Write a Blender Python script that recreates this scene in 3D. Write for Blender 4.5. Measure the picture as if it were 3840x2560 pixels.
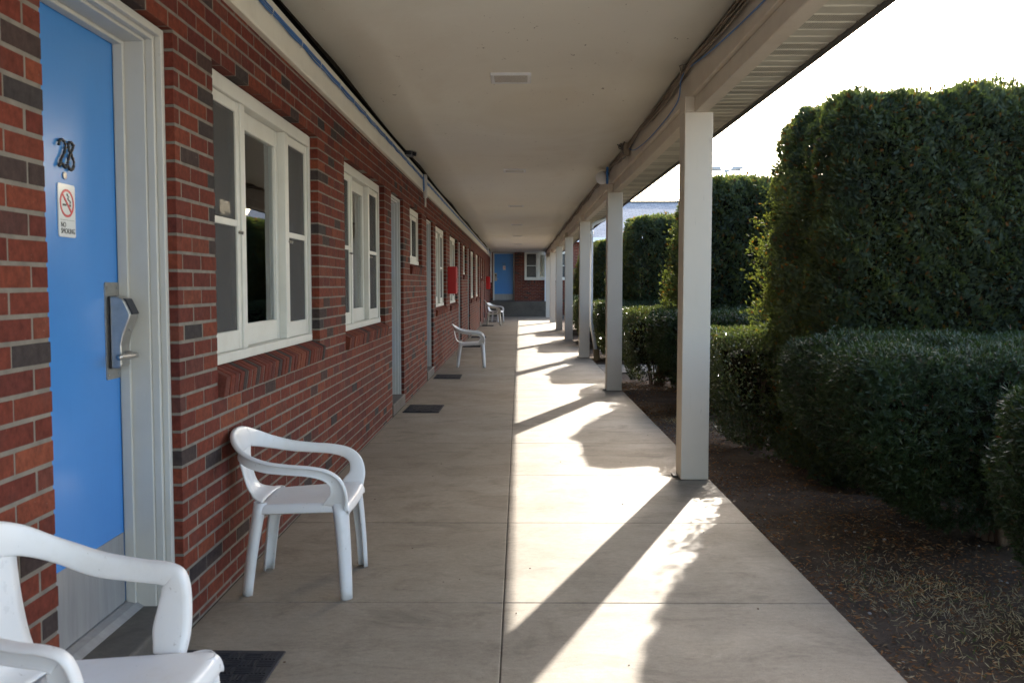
import bpy, bmesh, math, random
import numpy as np
from mathutils import Vector, Matrix, noise

random.seed(7)
RNG = np.random.RandomState(11)
R = math.radians
for o in list(bpy.data.objects):
    bpy.data.objects.remove(o, do_unlink=True)
scene = bpy.context.scene
COL = scene.collection

# ------------------------------------------------------------------ camera
EYE = 1.33
cd = bpy.data.cameras.new('camera')
cam = bpy.data.objects.new('camera', cd)
COL.objects.link(cam)
cam.location = (0, 0, EYE)
cam.rotation_euler = (R(90 - 3.45), 0, R(0.44))
cd.sensor_width = 36
cd.lens = 32.8
cd.clip_start = 0.05
cd.clip_end = 2000
cd.dof.use_dof = True
cd.dof.focus_distance = 13.0
cd.dof.aperture_fstop = 8.0
scene.camera = cam

# ------------------------------------------------------------------ light
SUN_AZ = 20.8      # degrees from +Y towards +X
SUN_EL = 28.4
w = bpy.data.worlds.new('World')
scene.world = w
w.use_nodes = True
nt = w.node_tree
nt.nodes.clear()
sky = nt.nodes.new('ShaderNodeTexSky')
sky.sky_type = 'NISHITA'
sky.sun_disc = False
sky.sun_elevation = R(SUN_EL)
sky.sun_rotation = R(SUN_AZ)
sky.air_density = 1.0
sky.dust_density = 2.4
sky.ozone_density = 1.0
bgn = nt.nodes.new('ShaderNodeBackground')
bgn.inputs['Strength'].default_value = 0.15
wo = nt.nodes.new('ShaderNodeOutputWorld')
nt.links.new(sky.outputs[0], bgn.inputs[0])
nt.links.new(bgn.outputs[0], wo.inputs[0])

ld = bpy.data.lights.new('sun', 'SUN')
ld.energy = 2.35
ld.angle = R(0.53)
ld.color = (1.0, 0.93, 0.82)
sun = bpy.data.objects.new('sun', ld)
COL.objects.link(sun)
sdir = Vector((math.sin(R(SUN_AZ)) * math.cos(R(SUN_EL)), math.cos(R(SUN_AZ)) * math.cos(R(SUN_EL)), math.sin(R(SUN_EL))))
sun.rotation_euler = sdir.to_track_quat('Z', 'Y').to_euler()
sun.location = sdir * 60

vs = scene.view_settings
vs.view_transform = 'Standard'
vs.look = 'None'
vs.exposure = 2.4
vs.gamma = 1.0
vs.use_curve_mapping = False

# ------------------------------------------------------------------ helpers
def tag(o, label=None, cat=None, group=None, kind=None):
    if label: o['label'] = label
    if cat: o['category'] = cat
    if group: o['group'] = group
    if kind: o['kind'] = kind
    return o

def link(name, me, parent=None, loc=(0, 0, 0), mat=None):
    o = bpy.data.objects.new(name, me)
    COL.objects.link(o)
    o.location = loc
    if parent is not None:
        o.parent = parent
    if mat is not None and me is not None:
        if len(me.materials) == 0:
            me.materials.append(mat)
        else:
            me.materials[0] = mat
    return o

def empty(name, loc=(0, 0, 0), rz=0.0):
    o = bpy.data.objects.new(name, None)
    COL.objects.link(o)
    o.location = loc
    o.rotation_euler = (0, 0, rz)
    o.empty_display_size = 0.2
    return o

def kids(o):
    return [c for c in bpy.data.objects if c.parent is o]

def copy_tree(o, parent=None):
    c = o.copy()
    COL.objects.link(c)
    if parent is not None:
        c.parent = parent
    for ch in kids(o):
        copy_tree(ch, c)
    return c

def add_mod(o, kind, **kw):
    m = o.modifiers.new(kind.lower(), kind)
    for k, v in kw.items():
        setattr(m, k, v)
    return m

class MB:
    """collects simple shapes into one mesh"""
    def __init__(self):
        self.v = []
        self.f = []
    def box(self, x0, x1, y0, y1, z0, z1):
        b = len(self.v)
        self.v += [(x0, y0, z0), (x1, y0, z0), (x1, y1, z0), (x0, y1, z0),
                   (x0, y0, z1), (x1, y0, z1), (x1, y1, z1), (x0, y1, z1)]
        self.f += [(b, b+3, b+2, b+1), (b+4, b+5, b+6, b+7), (b, b+1, b+5, b+4),
                   (b+1, b+2, b+6, b+5), (b+2, b+3, b+7, b+6), (b+3, b, b+4, b+7)]
        return self
    def prism_y(self, prof, y0, y1):
        """profile of (x, z), extruded along y"""
        b = len(self.v); n = len(prof)
        self.v += [(x, y0, z) for x, z in prof] + [(x, y1, z) for x, z in prof]
        self.f.append(tuple(b + i for i in range(n)))
        self.f.append(tuple(b + n + i for i in reversed(range(n))))
        for i in range(n):
            j = (i + 1) % n
            self.f.append((b + i, b + n + i, b + n + j, b + j))
        return self
    def prism_x(self, prof, x0, x1):
        """profile of (y, z), extruded along x"""
        b = len(self.v); n = len(prof)
        self.v += [(x0, y, z) for y, z in prof] + [(x1, y, z) for y, z in prof]
        self.f.append(tuple(b + i for i in range(n)))
        self.f.append(tuple(b + n + i for i in reversed(range(n))))
        for i in range(n):
            j = (i + 1) % n
            self.f.append((b + i, b + n + i, b + n + j, b + j))
        return self
    def tube(self, pts, r, n=6, cap=True):
        pts = [Vector(p) for p in pts]
        rs = r if isinstance(r, (list, tuple)) else [r] * len(pts)
        b = len(self.v)
        up = Vector((0, 0, 1))
        for i, p in enumerate(pts):
            t = (pts[min(i + 1, len(pts) - 1)] - pts[max(i - 1, 0)])
            if t.length < 1e-9: t = Vector((0, 1, 0))
            t.normalize()
            a = t.cross(up)
            if a.length < 0.05: a = t.cross(Vector((1, 0, 0)))
            a.normalize()
            c = a.cross(t)
            for k in range(n):
                an = 2 * math.pi * k / n
                q = p + a * (math.cos(an) * rs[i]) + c * (math.sin(an) * rs[i])
                self.v.append(tuple(q))
        for i in range(len(pts) - 1):
            for k in range(n):
                k2 = (k + 1) % n
                self.f.append((b + i*n + k, b + i*n + k2, b + (i+1)*n + k2, b + (i+1)*n + k))
        if cap:
            self.f.append(tuple(b + k for k in reversed(range(n))))
            self.f.append(tuple(b + (len(pts)-1)*n + k for k in range(n)))
        return self
    def cyl(self, c0, c1, r, n=12):
        return self.tube([c0, c1], r, n)
    def grid(self, rows):
        b = len(self.v); m = len(rows[0])
        for r_ in rows: self.v += [tuple(p) for p in r_]
        for i in range(len(rows) - 1):
            for j in range(m - 1):
                self.f.append((b + i*m + j, b + i*m + j + 1, b + (i+1)*m + j + 1, b + (i+1)*m + j))
        return self
    def mesh(self, name, bevel=0.0, seg=1, smooth=False, fix=True):
        me = bpy.data.meshes.new(name)
        me.from_pydata(self.v, [], self.f)
        if fix or bevel:
            bm = bmesh.new(); bm.from_mesh(me)
            if bevel:
                bmesh.ops.bevel(bm, geom=list(bm.edges), offset=bevel, segments=seg, profile=0.5, affect='EDGES', clamp_overlap=True)
            if fix:
                bmesh.ops.recalc_face_normals(bm, faces=bm.faces)
            bm.to_mesh(me); bm.free()
        if smooth:
            me.polygons.foreach_set('use_smooth', [True] * len(me.polygons))
        me.update()
        return me
    def build(self, name, mat, parent=None, loc=(0, 0, 0), bevel=0.0, seg=1, smooth=False):
        return link(name, self.mesh(name, bevel, seg, smooth), parent, loc, mat)

def np_mesh(name, V, F):
    """V (n,3), F (m,k) numpy -> mesh"""
    me = bpy.data.meshes.new(name)
    V = np.ascontiguousarray(V, dtype=np.float32); F = np.ascontiguousarray(F, dtype=np.int32)
    k = F.shape[1]
    me.vertices.add(len(V)); me.vertices.foreach_set('co', V.ravel())
    me.loops.add(F.size); me.loops.foreach_set('vertex_index', F.ravel())
    me.polygons.add(len(F))
    me.polygons.foreach_set('loop_start', np.arange(0, F.size, k, dtype=np.int32))
    try:
        me.polygons.foreach_set('loop_total', np.full(len(F), k, dtype=np.int32))
    except Exception:
        pass
    me.update(calc_edges=True)
    return me

def catmull(pts, n):
    P = [np.array(p, float) for p in pts]
    P = [2*P[0]-P[1]] + P + [2*P[-1]-P[-2]]
    out = []
    segs = len(P) - 3
    for i in range(segs):
        p0, p1, p2, p3 = P[i:i+4]
        m = n
        for k in range(m):
            t = k / m
            out.append(0.5*((2*p1)+(-p0+p2)*t+(2*p0-5*p1+4*p2-p3)*t*t+(-p0+3*p1-3*p2+p3)*t**3))
    out.append(P[-2])
    return out

# ------------------------------------------------------------------ materials
class NT:
    def __init__(self, name):
        self.m = bpy.data.materials.new(name)
        self.m.use_nodes = True
        self.t = self.m.node_tree
        self.b = self.t.nodes['Principled BSDF']
        self.out = self.t.nodes['Material Output']
        self._co = None
    def n(self, typ, **kw):
        nd = self.t.nodes.new(typ)
        for k, v in kw.items(): setattr(nd, k, v)
        return nd
    def l(self, a, b): self.t.links.new(a, b)
    def co(self, kind='Object'):
        if self._co is None: self._co = self.n('ShaderNodeTexCoord')
        return self._co.outputs[kind]
    def pos(self):
        return self.n('ShaderNodeNewGeometry').outputs['Position']
    def noise(self, scale, detail=4, rough=0.6, src=None, stretch=None, dist=0.0):
        nd = self.n('ShaderNodeTexNoise')
        nd.inputs['Scale'].default_value = scale
        nd.inputs['Detail'].default_value = detail
        nd.inputs['Roughness'].default_value = rough
        nd.inputs['Distortion'].default_value = dist
        s = src if src is not None else self.co()
        if stretch:
            mp = self.n('ShaderNodeMapping'); mp.inputs['Scale'].default_value = stretch
            self.l(s, mp.inputs['Vector']); s = mp.outputs[0]
        self.l(s, nd.inputs['Vector'])
        return nd.outputs['Fac']
    def ramp(self, fac, stops):
        r = self.n('ShaderNodeValToRGB')
        e = r.color_ramp.elements
        while len(e) < len(stops): e.new(0.5)
        for i, (p, c) in enumerate(stops):
            e[i].position = p
            e[i].color = tuple(c) + (1,) if len(c) == 3 else c
        self.l(fac, r.inputs['Fac'])
        return r.outputs['Color']
    def fr(self, fac, a, b, lo=0.0, hi=1.0):
        mr = self.n('ShaderNodeMapRange')
        mr.inputs['From Min'].default_value = a; mr.inputs['From Max'].default_value = b
        mr.inputs['To Min'].default_value = lo; mr.inputs['To Max'].default_value = hi
        self.l(fac, mr.inputs['Value'])
        return mr.outputs['Result']
    def mix(self, fac, a, b, mode='MIX'):
        x = self.n('ShaderNodeMix', data_type='RGBA', blend_type=mode)
        for sock, val in ((0, fac), (6, a), (7, b)):
            if isinstance(val, (int, float)): x.inputs[sock].default_value = val
            elif isinstance(val, (tuple, list)): x.inputs[sock].default_value = tuple(val) + (1,) if len(val) == 3 else val
            else: self.l(val, x.inputs[sock])
        return x.outputs[2]
    def math(self, op, a, b=0.0):
        x = self.n('ShaderNodeMath', operation=op)
        for i, val in enumerate((a, b)):
            if isinstance(val, (int, float)): x.inputs[i].default_value = val
            else: self.l(val, x.inputs[i])
        return x.outputs[0]
    def color(self, c):
        if isinstance(c, (tuple, list)): self.b.inputs['Base Color'].default_value = tuple(c) + (1,)
        else: self.l(c, self.b.inputs['Base Color'])
        return self
    def rough(self, v):
        if isinstance(v, (int, float)): self.b.inputs['Roughness'].default_value = v
        else: self.l(v, self.b.inputs['Roughness'])
        return self
    def spec(self, v): self.b.inputs['Specular IOR Level'].default_value = v; return self
    def metal(self, v): self.b.inputs['Metallic'].default_value = v; return self
    def bump(self, h, strength=0.3, dist=0.01):
        bp = self.n('ShaderNodeBump')
        bp.inputs['Strength'].default_value = strength
        bp.inputs['Distance'].default_value = dist
        self.l(h, bp.inputs['Height'])
        self.l(bp.outputs[0], self.b.inputs['Normal'])
        return self

M = {}
def brick_mat(name, rnd_kind):
    t = NT(name)
    if rnd_kind == 'object':
        rnd = t.n('ShaderNodeObjectInfo').outputs['Random']
    else:
        rnd = t.n('ShaderNodeNewGeometry').outputs['Random Per Island']
    pos = t.pos()
    base = t.ramp(rnd, [(0.0, (0.185, 0.044, 0.026)), (0.20, (0.135, 0.032, 0.022)), (0.38, (0.205, 0.052, 0.028)),
                        (0.54, (0.112, 0.030, 0.024)), (0.68, (0.165, 0.039, 0.025)), (0.78, (0.235, 0.066, 0.034)), (0.91, (0.120, 0.040, 0.032)),
                        (0.93, (0.066, 0.044, 0.039)), (1.0, (0.052, 0.046, 0.046))])
    n1 = t.noise(38, 5, 0.7, pos)
    n2 = t.noise(7, 3, 0.6, pos)
    c = t.mix(t.fr(n1, 0.3, 0.72), t.mix(1.0, base, (0.55, 0.53, 0.53), 'MULTIPLY'), t.mix(1.0, base, (1.10, 1.05, 1.02), 'MULTIPLY'))
    c = t.mix(t.fr(n2, 0.55, 0.85, 0, 0.35), c, (0.07, 0.05, 0.045))
    sp = t.noise(95, 2, 0.5, pos)
    c = t.mix(t.fr(sp, 0.76, 0.80, 0, 0.6), c, (0.36, 0.28, 0.24))
    t.color(c).rough(0.88).spec(0.18)
    t.bump(t.noise(160, 4, 0.7, pos), 0.35, 0.003)
    return t.m
M['brick'] = brick_mat('brick_single', 'object')
M['brickwork'] = brick_mat('brick_joined', 'island')

def simple(name, c1, c2, scale=6, rough=0.6, bump=0.1, bscale=60, spec=0.4, detail=5, metal=0.0, stretch=None, lo=0.35, hi=0.7, bdist=0.003, geo=True):
    t = NT(name)
    src = t.pos() if geo else t.co()
    n = t.noise(scale, detail, 0.62, src, stretch)
    t.color(t.mix(t.fr(n, lo, hi), c1, c2)).rough(rough).spec(spec).metal(metal)
    if bump:
        t.bump(t.noise(bscale, 4, 0.65, src), bump, bdist)
    M[name] = t.m
    return t.m

simple('mortar', (0.225, 0.198, 0.162), (0.15, 0.132, 0.11), 14, 0.9, 0.6, 120, 0.2)

def paint(name, c, dirt, crack=True, rough=0.5, amt=0.35, chips=0.0):
    t = NT(name)
    pos = t.pos()
    n = t.noise(3.0, 6, 0.65, pos)
    col = t.mix(t.fr(n, 0.45, 0.8, 0, amt), c, dirt)
    st = t.noise(5, 5, 0.7, pos, (9, 9, 0.7))
    col = t.mix(t.fr(st, 0.58, 0.78, 0, amt), col, dirt)
    if chips:
        ch = t.noise(26, 4, 0.7, pos, (1, 0.5, 1))
        col = t.mix(t.fr(ch, 0.70, 0.715, 0, chips), col, (0.25, 0.20, 0.15))
    if crack:
        cr = t.noise(24, 3, 0.6, pos, (2.2, 2.2, 0.16))
        col = t.mix(t.fr(cr, 0.735, 0.75, 0, 0.45), col, (0.20, 0.18, 0.15))
    t.color(col).rough(rough).spec(0.4)
    t.bump(t.noise(40, 4, 0.6, pos, (1, 1, 0.25)), 0.15, 0.003)
    M[name] = t.m
paint('white_trim', (0.64, 0.625, 0.56), (0.40, 0.36, 0.28), True, 0.5, 0.35, 0.5)
paint('door_trim', (0.54, 0.525, 0.475), (0.40, 0.36, 0.29), False, 0.45, 0.35, 0.25)
paint('column_paint', (0.605, 0.545, 0.46), (0.50, 0.44, 0.34), True, 0.55, 0.25)
paint('beam_paint', (0.66, 0.585, 0.475), (0.46, 0.38, 0.29), False, 0.6, 0.5, 0.2)
paint('frieze_paint', (0.78, 0.73, 0.60), (0.52, 0.46, 0.35), False, 0.55, 0.35)
paint('blue_door', (0.060, 0.240, 0.59), (0.050, 0.208, 0.53), False, 0.27, 0.5)
paint('red_paint', (0.50, 0.012, 0.014), (0.36, 0.012, 0.012), False, 0.4, 0.3)
paint('white_metal', (0.74, 0.75, 0.76), (0.52, 0.50, 0.46), False, 0.4, 0.3)

def ceiling_mat():
    t = NT('ceiling_paint')
    pos = t.pos()
    n = t.noise(1.1, 5, 0.6, pos)
    col = t.mix(t.fr(n, 0.35, 0.75), (0.88, 0.85, 0.76), (0.84, 0.81, 0.72))
    wst = t.noise(0.55, 5, 0.65, pos, (1.2, 0.7, 1), 0.8)
    col = t.mix(t.fr(wst, 0.56, 0.70, 0, 0.25), col, (0.66, 0.58, 0.45))
    zone = t.fr(t.noise(0.8, 3, 0.6, pos), 0.42, 0.56)
    fl = t.noise(15, 4, 0.75, pos, (1.0, 0.45, 1))
    chip = t.math('MULTIPLY', t.fr(fl, 0.665, 0.68), zone)
    col = t.mix(t.math('MULTIPLY', chip, 0.8), col, (0.20, 0.15, 0.11))
    t.color(col).rough(0.75).spec(0.3)
    h = t.math('ADD', t.noise(9, 5, 0.6, pos), t.math('MULTIPLY', chip, -1.5))
    t.bump(h, 0.35, 0.006)
    M['ceiling'] = t.m
ceiling_mat()

def concrete_mat(name, a, b, stain):
    t = NT(name)
    pos = t.pos()
    n = t.noise(1.4, 7, 0.68, pos)
    rnd = t.n('ShaderNodeObjectInfo').outputs['Random']
    col = t.mix(t.fr(n, 0.32, 0.72), a, b)
    col = t.mix(t.fr(rnd, 0, 1, 0.0, 0.22), col, stain)
    br = t.noise(9, 6, 0.7, pos, (0.55, 2.0, 1))      # broom marks across the walk
    col = t.mix(t.fr(br, 0.40, 0.75, 0.0, 0.26), col, stain)
    bl = t.noise(2.8, 6, 0.72, pos, (0.9, 1.3, 1), 0.8)
    col = t.mix(t.fr(bl, 0.50, 0.70, 0, 0.85), col, stain)
    sm = t.noise(7, 4, 0.7, pos, (0.7, 1.7, 1))
    col = t.mix(t.fr(sm, 0.66, 0.76, 0, 0.6), col, (0.11, 0.10, 0.085))
    fine = t.noise(230, 3, 0.7, pos)
    col = t.mix(t.fr(fine, 0.3, 0.75), t.mix(1.0, col, (0.80, 0.79, 0.77), 'MULTIPLY'), t.mix(1.0, col, (1.15, 1.15, 1.14), 'MULTIPLY'))
    dot = t.noise(70, 2, 0.5, pos)
    col = t.mix(t.fr(dot, 0.70, 0.74, 0, 0.6), col, (0.09, 0.08, 0.07))
    mid = t.noise(34, 5, 0.75, pos, (0.8, 1.3, 1))
    col = t.mix(t.fr(mid, 0.3, 0.7), t.mix(1.0, col, (0.84, 0.83, 0.81), 'MULTIPLY'), t.mix(1.0, col, (1.14, 1.14, 1.14), 'MULTIPLY'))
    t.color(col).rough(t.fr(n, 0.3, 0.7, 0.55, 0.75)).spec(0.45)
    t.bump(t.math('ADD', t.noise(180, 4, 0.7, pos), t.math('MULTIPLY', br, 0.7)), 0.35, 0.004)
    M[name] = t.m
concrete_mat('concrete', (0.325, 0.280, 0.222), (0.255, 0.218, 0.170), (0.155, 0.128, 0.095))
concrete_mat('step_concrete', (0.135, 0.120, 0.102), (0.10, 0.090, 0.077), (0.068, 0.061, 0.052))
simple('joint_dirt', (0.10, 0.085, 0.065), (0.05, 0.045, 0.035), 30, 0.95, 0.5, 90, 0.1)
simple('soil', (0.128, 0.094, 0.070), (0.062, 0.048, 0.038), 5, 0.95, 1.0, 55, 0.15, bdist=0.02)
simple('far_ground', (0.52, 0.49, 0.43), (0.44, 0.42, 0.36), 0.7, 0.95, 0.6, 20, 0.1)
simple('gap_shade', (0.012, 0.011, 0.010), (0.02, 0.018, 0.015), 8, 0.9, 0.0, spec=0.1)  # near-black colour standing in for shade in the ceiling gap
simple('soffit', (0.60, 0.57, 0.47), (0.53, 0.50, 0.41), 3, 0.5, 0.05, 40)
simple('gutter', (0.10, 0.09, 0.08), (0.07, 0.065, 0.06), 5, 0.5, 0.05, 40)
simple('mat_rubber', (0.016, 0.018, 0.024), (0.028, 0.029, 0.034), 25, 0.75, 0.4, 120, 0.3)
simple('aluminium', (0.36, 0.355, 0.345), (0.29, 0.285, 0.28), 30, 0.5, 0.05, 200, 0.4, metal=0.35, stretch=(1, 1, 0.1))
simple('satin_steel', (0.48, 0.46, 0.43), (0.40, 0.38, 0.35), 40, 0.34, 0.03, 220, 0.5, metal=0.9)
simple('black_plastic', (0.015, 0.016, 0.02), (0.02, 0.02, 0.025), 10, 0.3, 0.0)
simple('sign_white', (0.72, 0.73, 0.72), (0.68, 0.69, 0.68), 8, 0.18, 0.0, spec=0.6)
simple('sign_red', (0.55, 0.02, 0.03), (0.50, 0.02, 0.03), 8, 0.3, 0.0)
simple('sign_black', (0.02, 0.02, 0.02), (0.03, 0.03, 0.03), 8, 0.4, 0.0)
simple('number_metal', (0.10, 0.10, 0.095), (0.035, 0.034, 0.032), 90, 0.45, 0.5, 150, 0.5, metal=0.6, bdist=0.004)
simple('wire_dark', (0.06, 0.055, 0.05), (0.14, 0.12, 0.10), 12, 0.6, 0.0)
simple('wire_tan', (0.34, 0.27, 0.20), (0.22, 0.17, 0.12), 8, 0.6, 0.0)
simple('wire_blue', (0.05, 0.20, 0.52), (0.04, 0.16, 0.42), 8, 0.45, 0.0)
simple('wire_white', (0.68, 0.67, 0.64), (0.58, 0.56, 0.52), 8, 0.45, 0.0)
simple('bark', (0.16, 0.11, 0.075), (0.09, 0.06, 0.042), 25, 0.9, 0.8, 70, 0.15)
simple('core_block', (0.012, 0.014, 0.007), (0.020, 0.016, 0.010), 10, 0.95, 0.0, spec=0.05)  # near-black, for the cores added inside the plants to block light
simple('room', (0.20, 0.17, 0.14), (0.17, 0.145, 0.12), 3, 0.9, 0.0)
simple('pole_grey', (0.24, 0.27, 0.30), (0.20, 0.23, 0.26), 3, 0.5, 0.0)
simple('clay_pipe', (0.34, 0.26, 0.15), (0.24, 0.18, 0.10), 10, 0.8, 0.2, 60)
simple('chip_grey', (0.34, 0.33, 0.32), (0.28, 0.27, 0.26), 10, 0.9, 0.2, 60)

def plastic(name, c, dirt):
    t = NT(name)
    o = t.co()
    n = t.noise(7, 6, 0.7, o)
    col = t.mix(t.fr(n, 0.5, 0.8, 0, 0.35), c, dirt)
    sp = t.noise(38, 4, 0.75, o, (1, 1, 0.6))
    col = t.mix(t.fr(sp, 0.66, 0.72, 0, 0.7), col, (0.25, 0.20, 0.15))
    t.color(col).rough(t.fr(n, 0.3, 0.7, 0.26, 0.42)).spec(0.5)
    t.b.inputs['Subsurface Weight'].default_value = 0.0
    t.bump(t.noise(90, 3, 0.6, o), 0.03, 0.002)
    M[name] = t.m
plastic('white_plastic', (0.74, 0.735, 0.725), (0.55, 0.50, 0.42))
plastic('beige_plastic', (0.60, 0.53, 0.41), (0.42, 0.35, 0.25))

def vent_mat():
    t = NT('soffit_vent')
    pos = t.pos()
    vo = t.n('ShaderNodeTexVoronoi'); vo.inputs['Scale'].default_value = 85
    vo.inputs['Randomness'].default_value = 0.1
    t.l(pos, vo.inputs['Vector'])
    d = t.fr(vo.outputs['Distance'], 0.20, 0.30)
    t.color(t.mix(d, (0.07, 0.06, 0.05), (0.50, 0.47, 0.385))).rough(0.55)
    M['soffit_vent'] = t.m
vent_mat()

def shingle_mat():
    t = NT('shingles')
    br = t.n('ShaderNodeTexBrick')
    br.inputs['Scale'].default_value = 1.0
    br.inputs['Brick Width'].default_value = 0.33
    br.inputs['Row Height'].default_value = 0.15
    br.inputs['Mortar Size'].default_value = 0.012
    br.inputs['Color1'].default_value = (0.31, 0.305, 0.305, 1)
    br.inputs['Color2'].default_value = (0.24, 0.24, 0.255, 1)
    br.inputs['Mortar'].default_value = (0.17, 0.17, 0.175, 1)
    t.l(t.pos(), br.inputs['Vector'])
    t.color(br.outputs['Color']).rough(0.95).spec(0.08)
    t.bump(br.outputs['Fac'], 0.5, -0.02)
    M['shingles'] = t.m
shingle_mat()

def leaf_mat(name, cols, trans, tfac, rough=0.45, spec=0.4, brown=None):
    t = NT(name)
    g = t.n('ShaderNodeNewGeometry')
    rnd = g.outputs['Random Per Island']
    col = t.ramp(rnd, cols)
    n = t.noise(2.2, 3, 0.6, g.outputs['Position'])
    col = t.mix(t.fr(n, 0.35, 0.7), t.mix(1.0, col, (0.72, 0.76, 0.8), 'MULTIPLY'), t.mix(1.0, col, (1.2, 1.15, 0.95), 'MULTIPLY'))
    t.color(col).rough(rough).spec(spec)
    tr = t.n('ShaderNodeBsdfTranslucent')
    tc = t.mix(1.0, col, trans, 'MULTIPLY')
    t.l(tc, tr.inputs['Color'])
    mx = t.n('ShaderNodeMixShader'); mx.inputs[0].default_value = tfac
    t.l(t.b.outputs[0], mx.inputs[1]); t.l(tr.outputs[0], mx.inputs[2])
    t.l(mx.outputs[0], t.out.inputs['Surface'])
    M[name] = t.m
leaf_mat('thuja', [(0, (0.044, 0.062, 0.046)), (0.3, (0.056, 0.075, 0.054)), (0.6, (0.048, 0.064, 0.050)), (0.9, (0.076, 0.092, 0.058)), (0.955, (0.074, 0.088, 0.052)), (0.965, (0.12, 0.055, 0.02)), (1, (0.10, 0.05, 0.02))],
         (3.2, 3.0, 0.7), 0.38, 0.7, 0.15)
leaf_mat('yew', [(0, (0.022, 0.042, 0.018)), (0.4, (0.032, 0.056, 0.023)), (0.8, (0.028, 0.048, 0.021)), (0.985, (0.048, 0.070, 0.024)), (1, (0.14, 0.03, 0.02))],
         (2.0, 2.0, 0.7), 0.25, 0.42, 0.4)
leaf_mat('boxwood', [(0, (0.042, 0.066, 0.030)), (0.5, (0.056, 0.082, 0.036)), (0.9, (0.080, 0.100, 0.046)), (1, (0.12, 0.095, 0.045))],
         (1.8, 1.7, 0.8), 0.25, 0.30, 0.7)
leaf_mat('litter', [(0, (0.22, 0.10, 0.045)), (0.4, (0.36, 0.17, 0.07)), (0.7, (0.13, 0.08, 0.05)), (1, (0.48, 0.36, 0.23))], (1.2, 1.0, 0.8), 0.15, 0.8, 0.2)
leaf_mat('drygrass', [(0, (0.38, 0.32, 0.22)), (0.5, (0.50, 0.43, 0.30)), (0.8, (0.30, 0.26, 0.17)), (0.9, (0.10, 0.14, 0.05)), (1, (0.07, 0.12, 0.04))], (1.2, 1.1, 0.8), 0.3, 0.7, 0.3)

def glass_mat(name, tint, refl):
    t = NT(name)
    gl = t.n('ShaderNodeBsdfGlossy'); gl.inputs['Roughness'].default_value = 0.012
    gl.inputs['Color'].default_value = (0.9, 0.93, 0.95, 1)
    tr = t.n('ShaderNodeBsdfTransparent'); tr.inputs['Color'].default_value = tint + (1,)
    fz = t.n('ShaderNodeFresnel'); fz.inputs['IOR'].default_value = 1.5
    bp = t.n('ShaderNodeBump'); bp.inputs['Strength'].default_value = 0.04; bp.inputs['Distance'].default_value = 0.02
    t.l(t.noise(2.2, 2, 0.5, t.pos()), bp.inputs['Height']); t.l(bp.outputs[0], gl.inputs['Normal'])
    mx = t.n('ShaderNodeMixShader')
    t.l(t.math('MULTIPLY', fz.outputs[0], refl), mx.inputs[0])
    t.l(tr.outputs[0], mx.inputs[1]); t.l(gl.outputs[0], mx.inputs[2])
    t.l(mx.outputs[0], t.out.inputs['Surface'])
    M[name] = t.m
glass_mat('glass', (0.93, 0.94, 0.93), 1.3)
def screen_mat():
    t = NT('screen')
    df = t.n('ShaderNodeBsdfDiffuse'); df.inputs['Color'].default_value = (0.13, 0.125, 0.12, 1)
    tr = t.n('ShaderNodeBsdfTransparent')
    mx = t.n('ShaderNodeMixShader'); mx.inputs[0].default_value = 0.55
    t.l(tr.outputs[0], mx.inputs[1]); t.l(df.outputs[0], mx.inputs[2])
    t.l(mx.outputs[0], t.out.inputs['Surface'])
    M['screen'] = t.m
screen_mat()
def curtain_mat():
    t = NT('curtain')
    t.color((0.80, 0.76, 0.66)).rough(0.9).spec(0.1)
    t.bump(t.noise(60, 3, 0.6, t.pos()), 0.1, 0.002)
    M['curtain'] = t.m
curtain_mat()
def lens_mat():
    t = NT('light_lens')
    vo = t.n('ShaderNodeTexVoronoi'); vo.inputs['Scale'].default_value = 90
    t.l(t.pos(), vo.inputs['Vector'])
    t.color(t.mix(vo.outputs['Distance'], (0.50, 0.45, 0.38), (0.24, 0.21, 0.18))).rough(0.35)
    t.bump(vo.outputs['Distance'], 0.6, 0.004)
    M['light_lens'] = t.m
lens_mat()

# ------------------------------------------------------------------ setting
WX = -1.28            # brick face
WALK_R = 1.31         # outer edge of the walk
CEIL = 2.815
PITCH = 5.4           # column spacing
COL0 = 6.33
END_Y = 41.6
LAND_Y = 39.6
LAND_Z = 0.626

g = MB().grid([[(-400, -400, -0.13), (400, -400, -0.13)], [(-400, 800, -0.13), (400, 800, -0.13)]]).build('ground', M['far_ground'])
tag(g, kind='structure')

# soil bed beside the walk
def soil_h(x, y):
    e = max(0.0, min(1.0, (x - 1.30) / 0.25))
    return -0.075 + 0.02 * e + 0.022 * noise.noise((x * 1.7, y * 1.7, 3)) + 0.010 * noise.noise((x * 6, y * 6, 7)) * e
rows = []
ys = np.concatenate([np.arange(1.0, 9.0, 0.07), np.arange(9.0, 42.0, 0.3)])
xs = np.concatenate([np.arange(1.22, 3.2, 0.07), np.arange(3.2, 9.0, 0.5)])
for y in ys:
    rows.append([(x, y, soil_h(x, y)) for x in xs])
sb = MB().grid(rows).build('soil_bed', M['soil'], smooth=True)
tag(sb, kind='structure')

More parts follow.
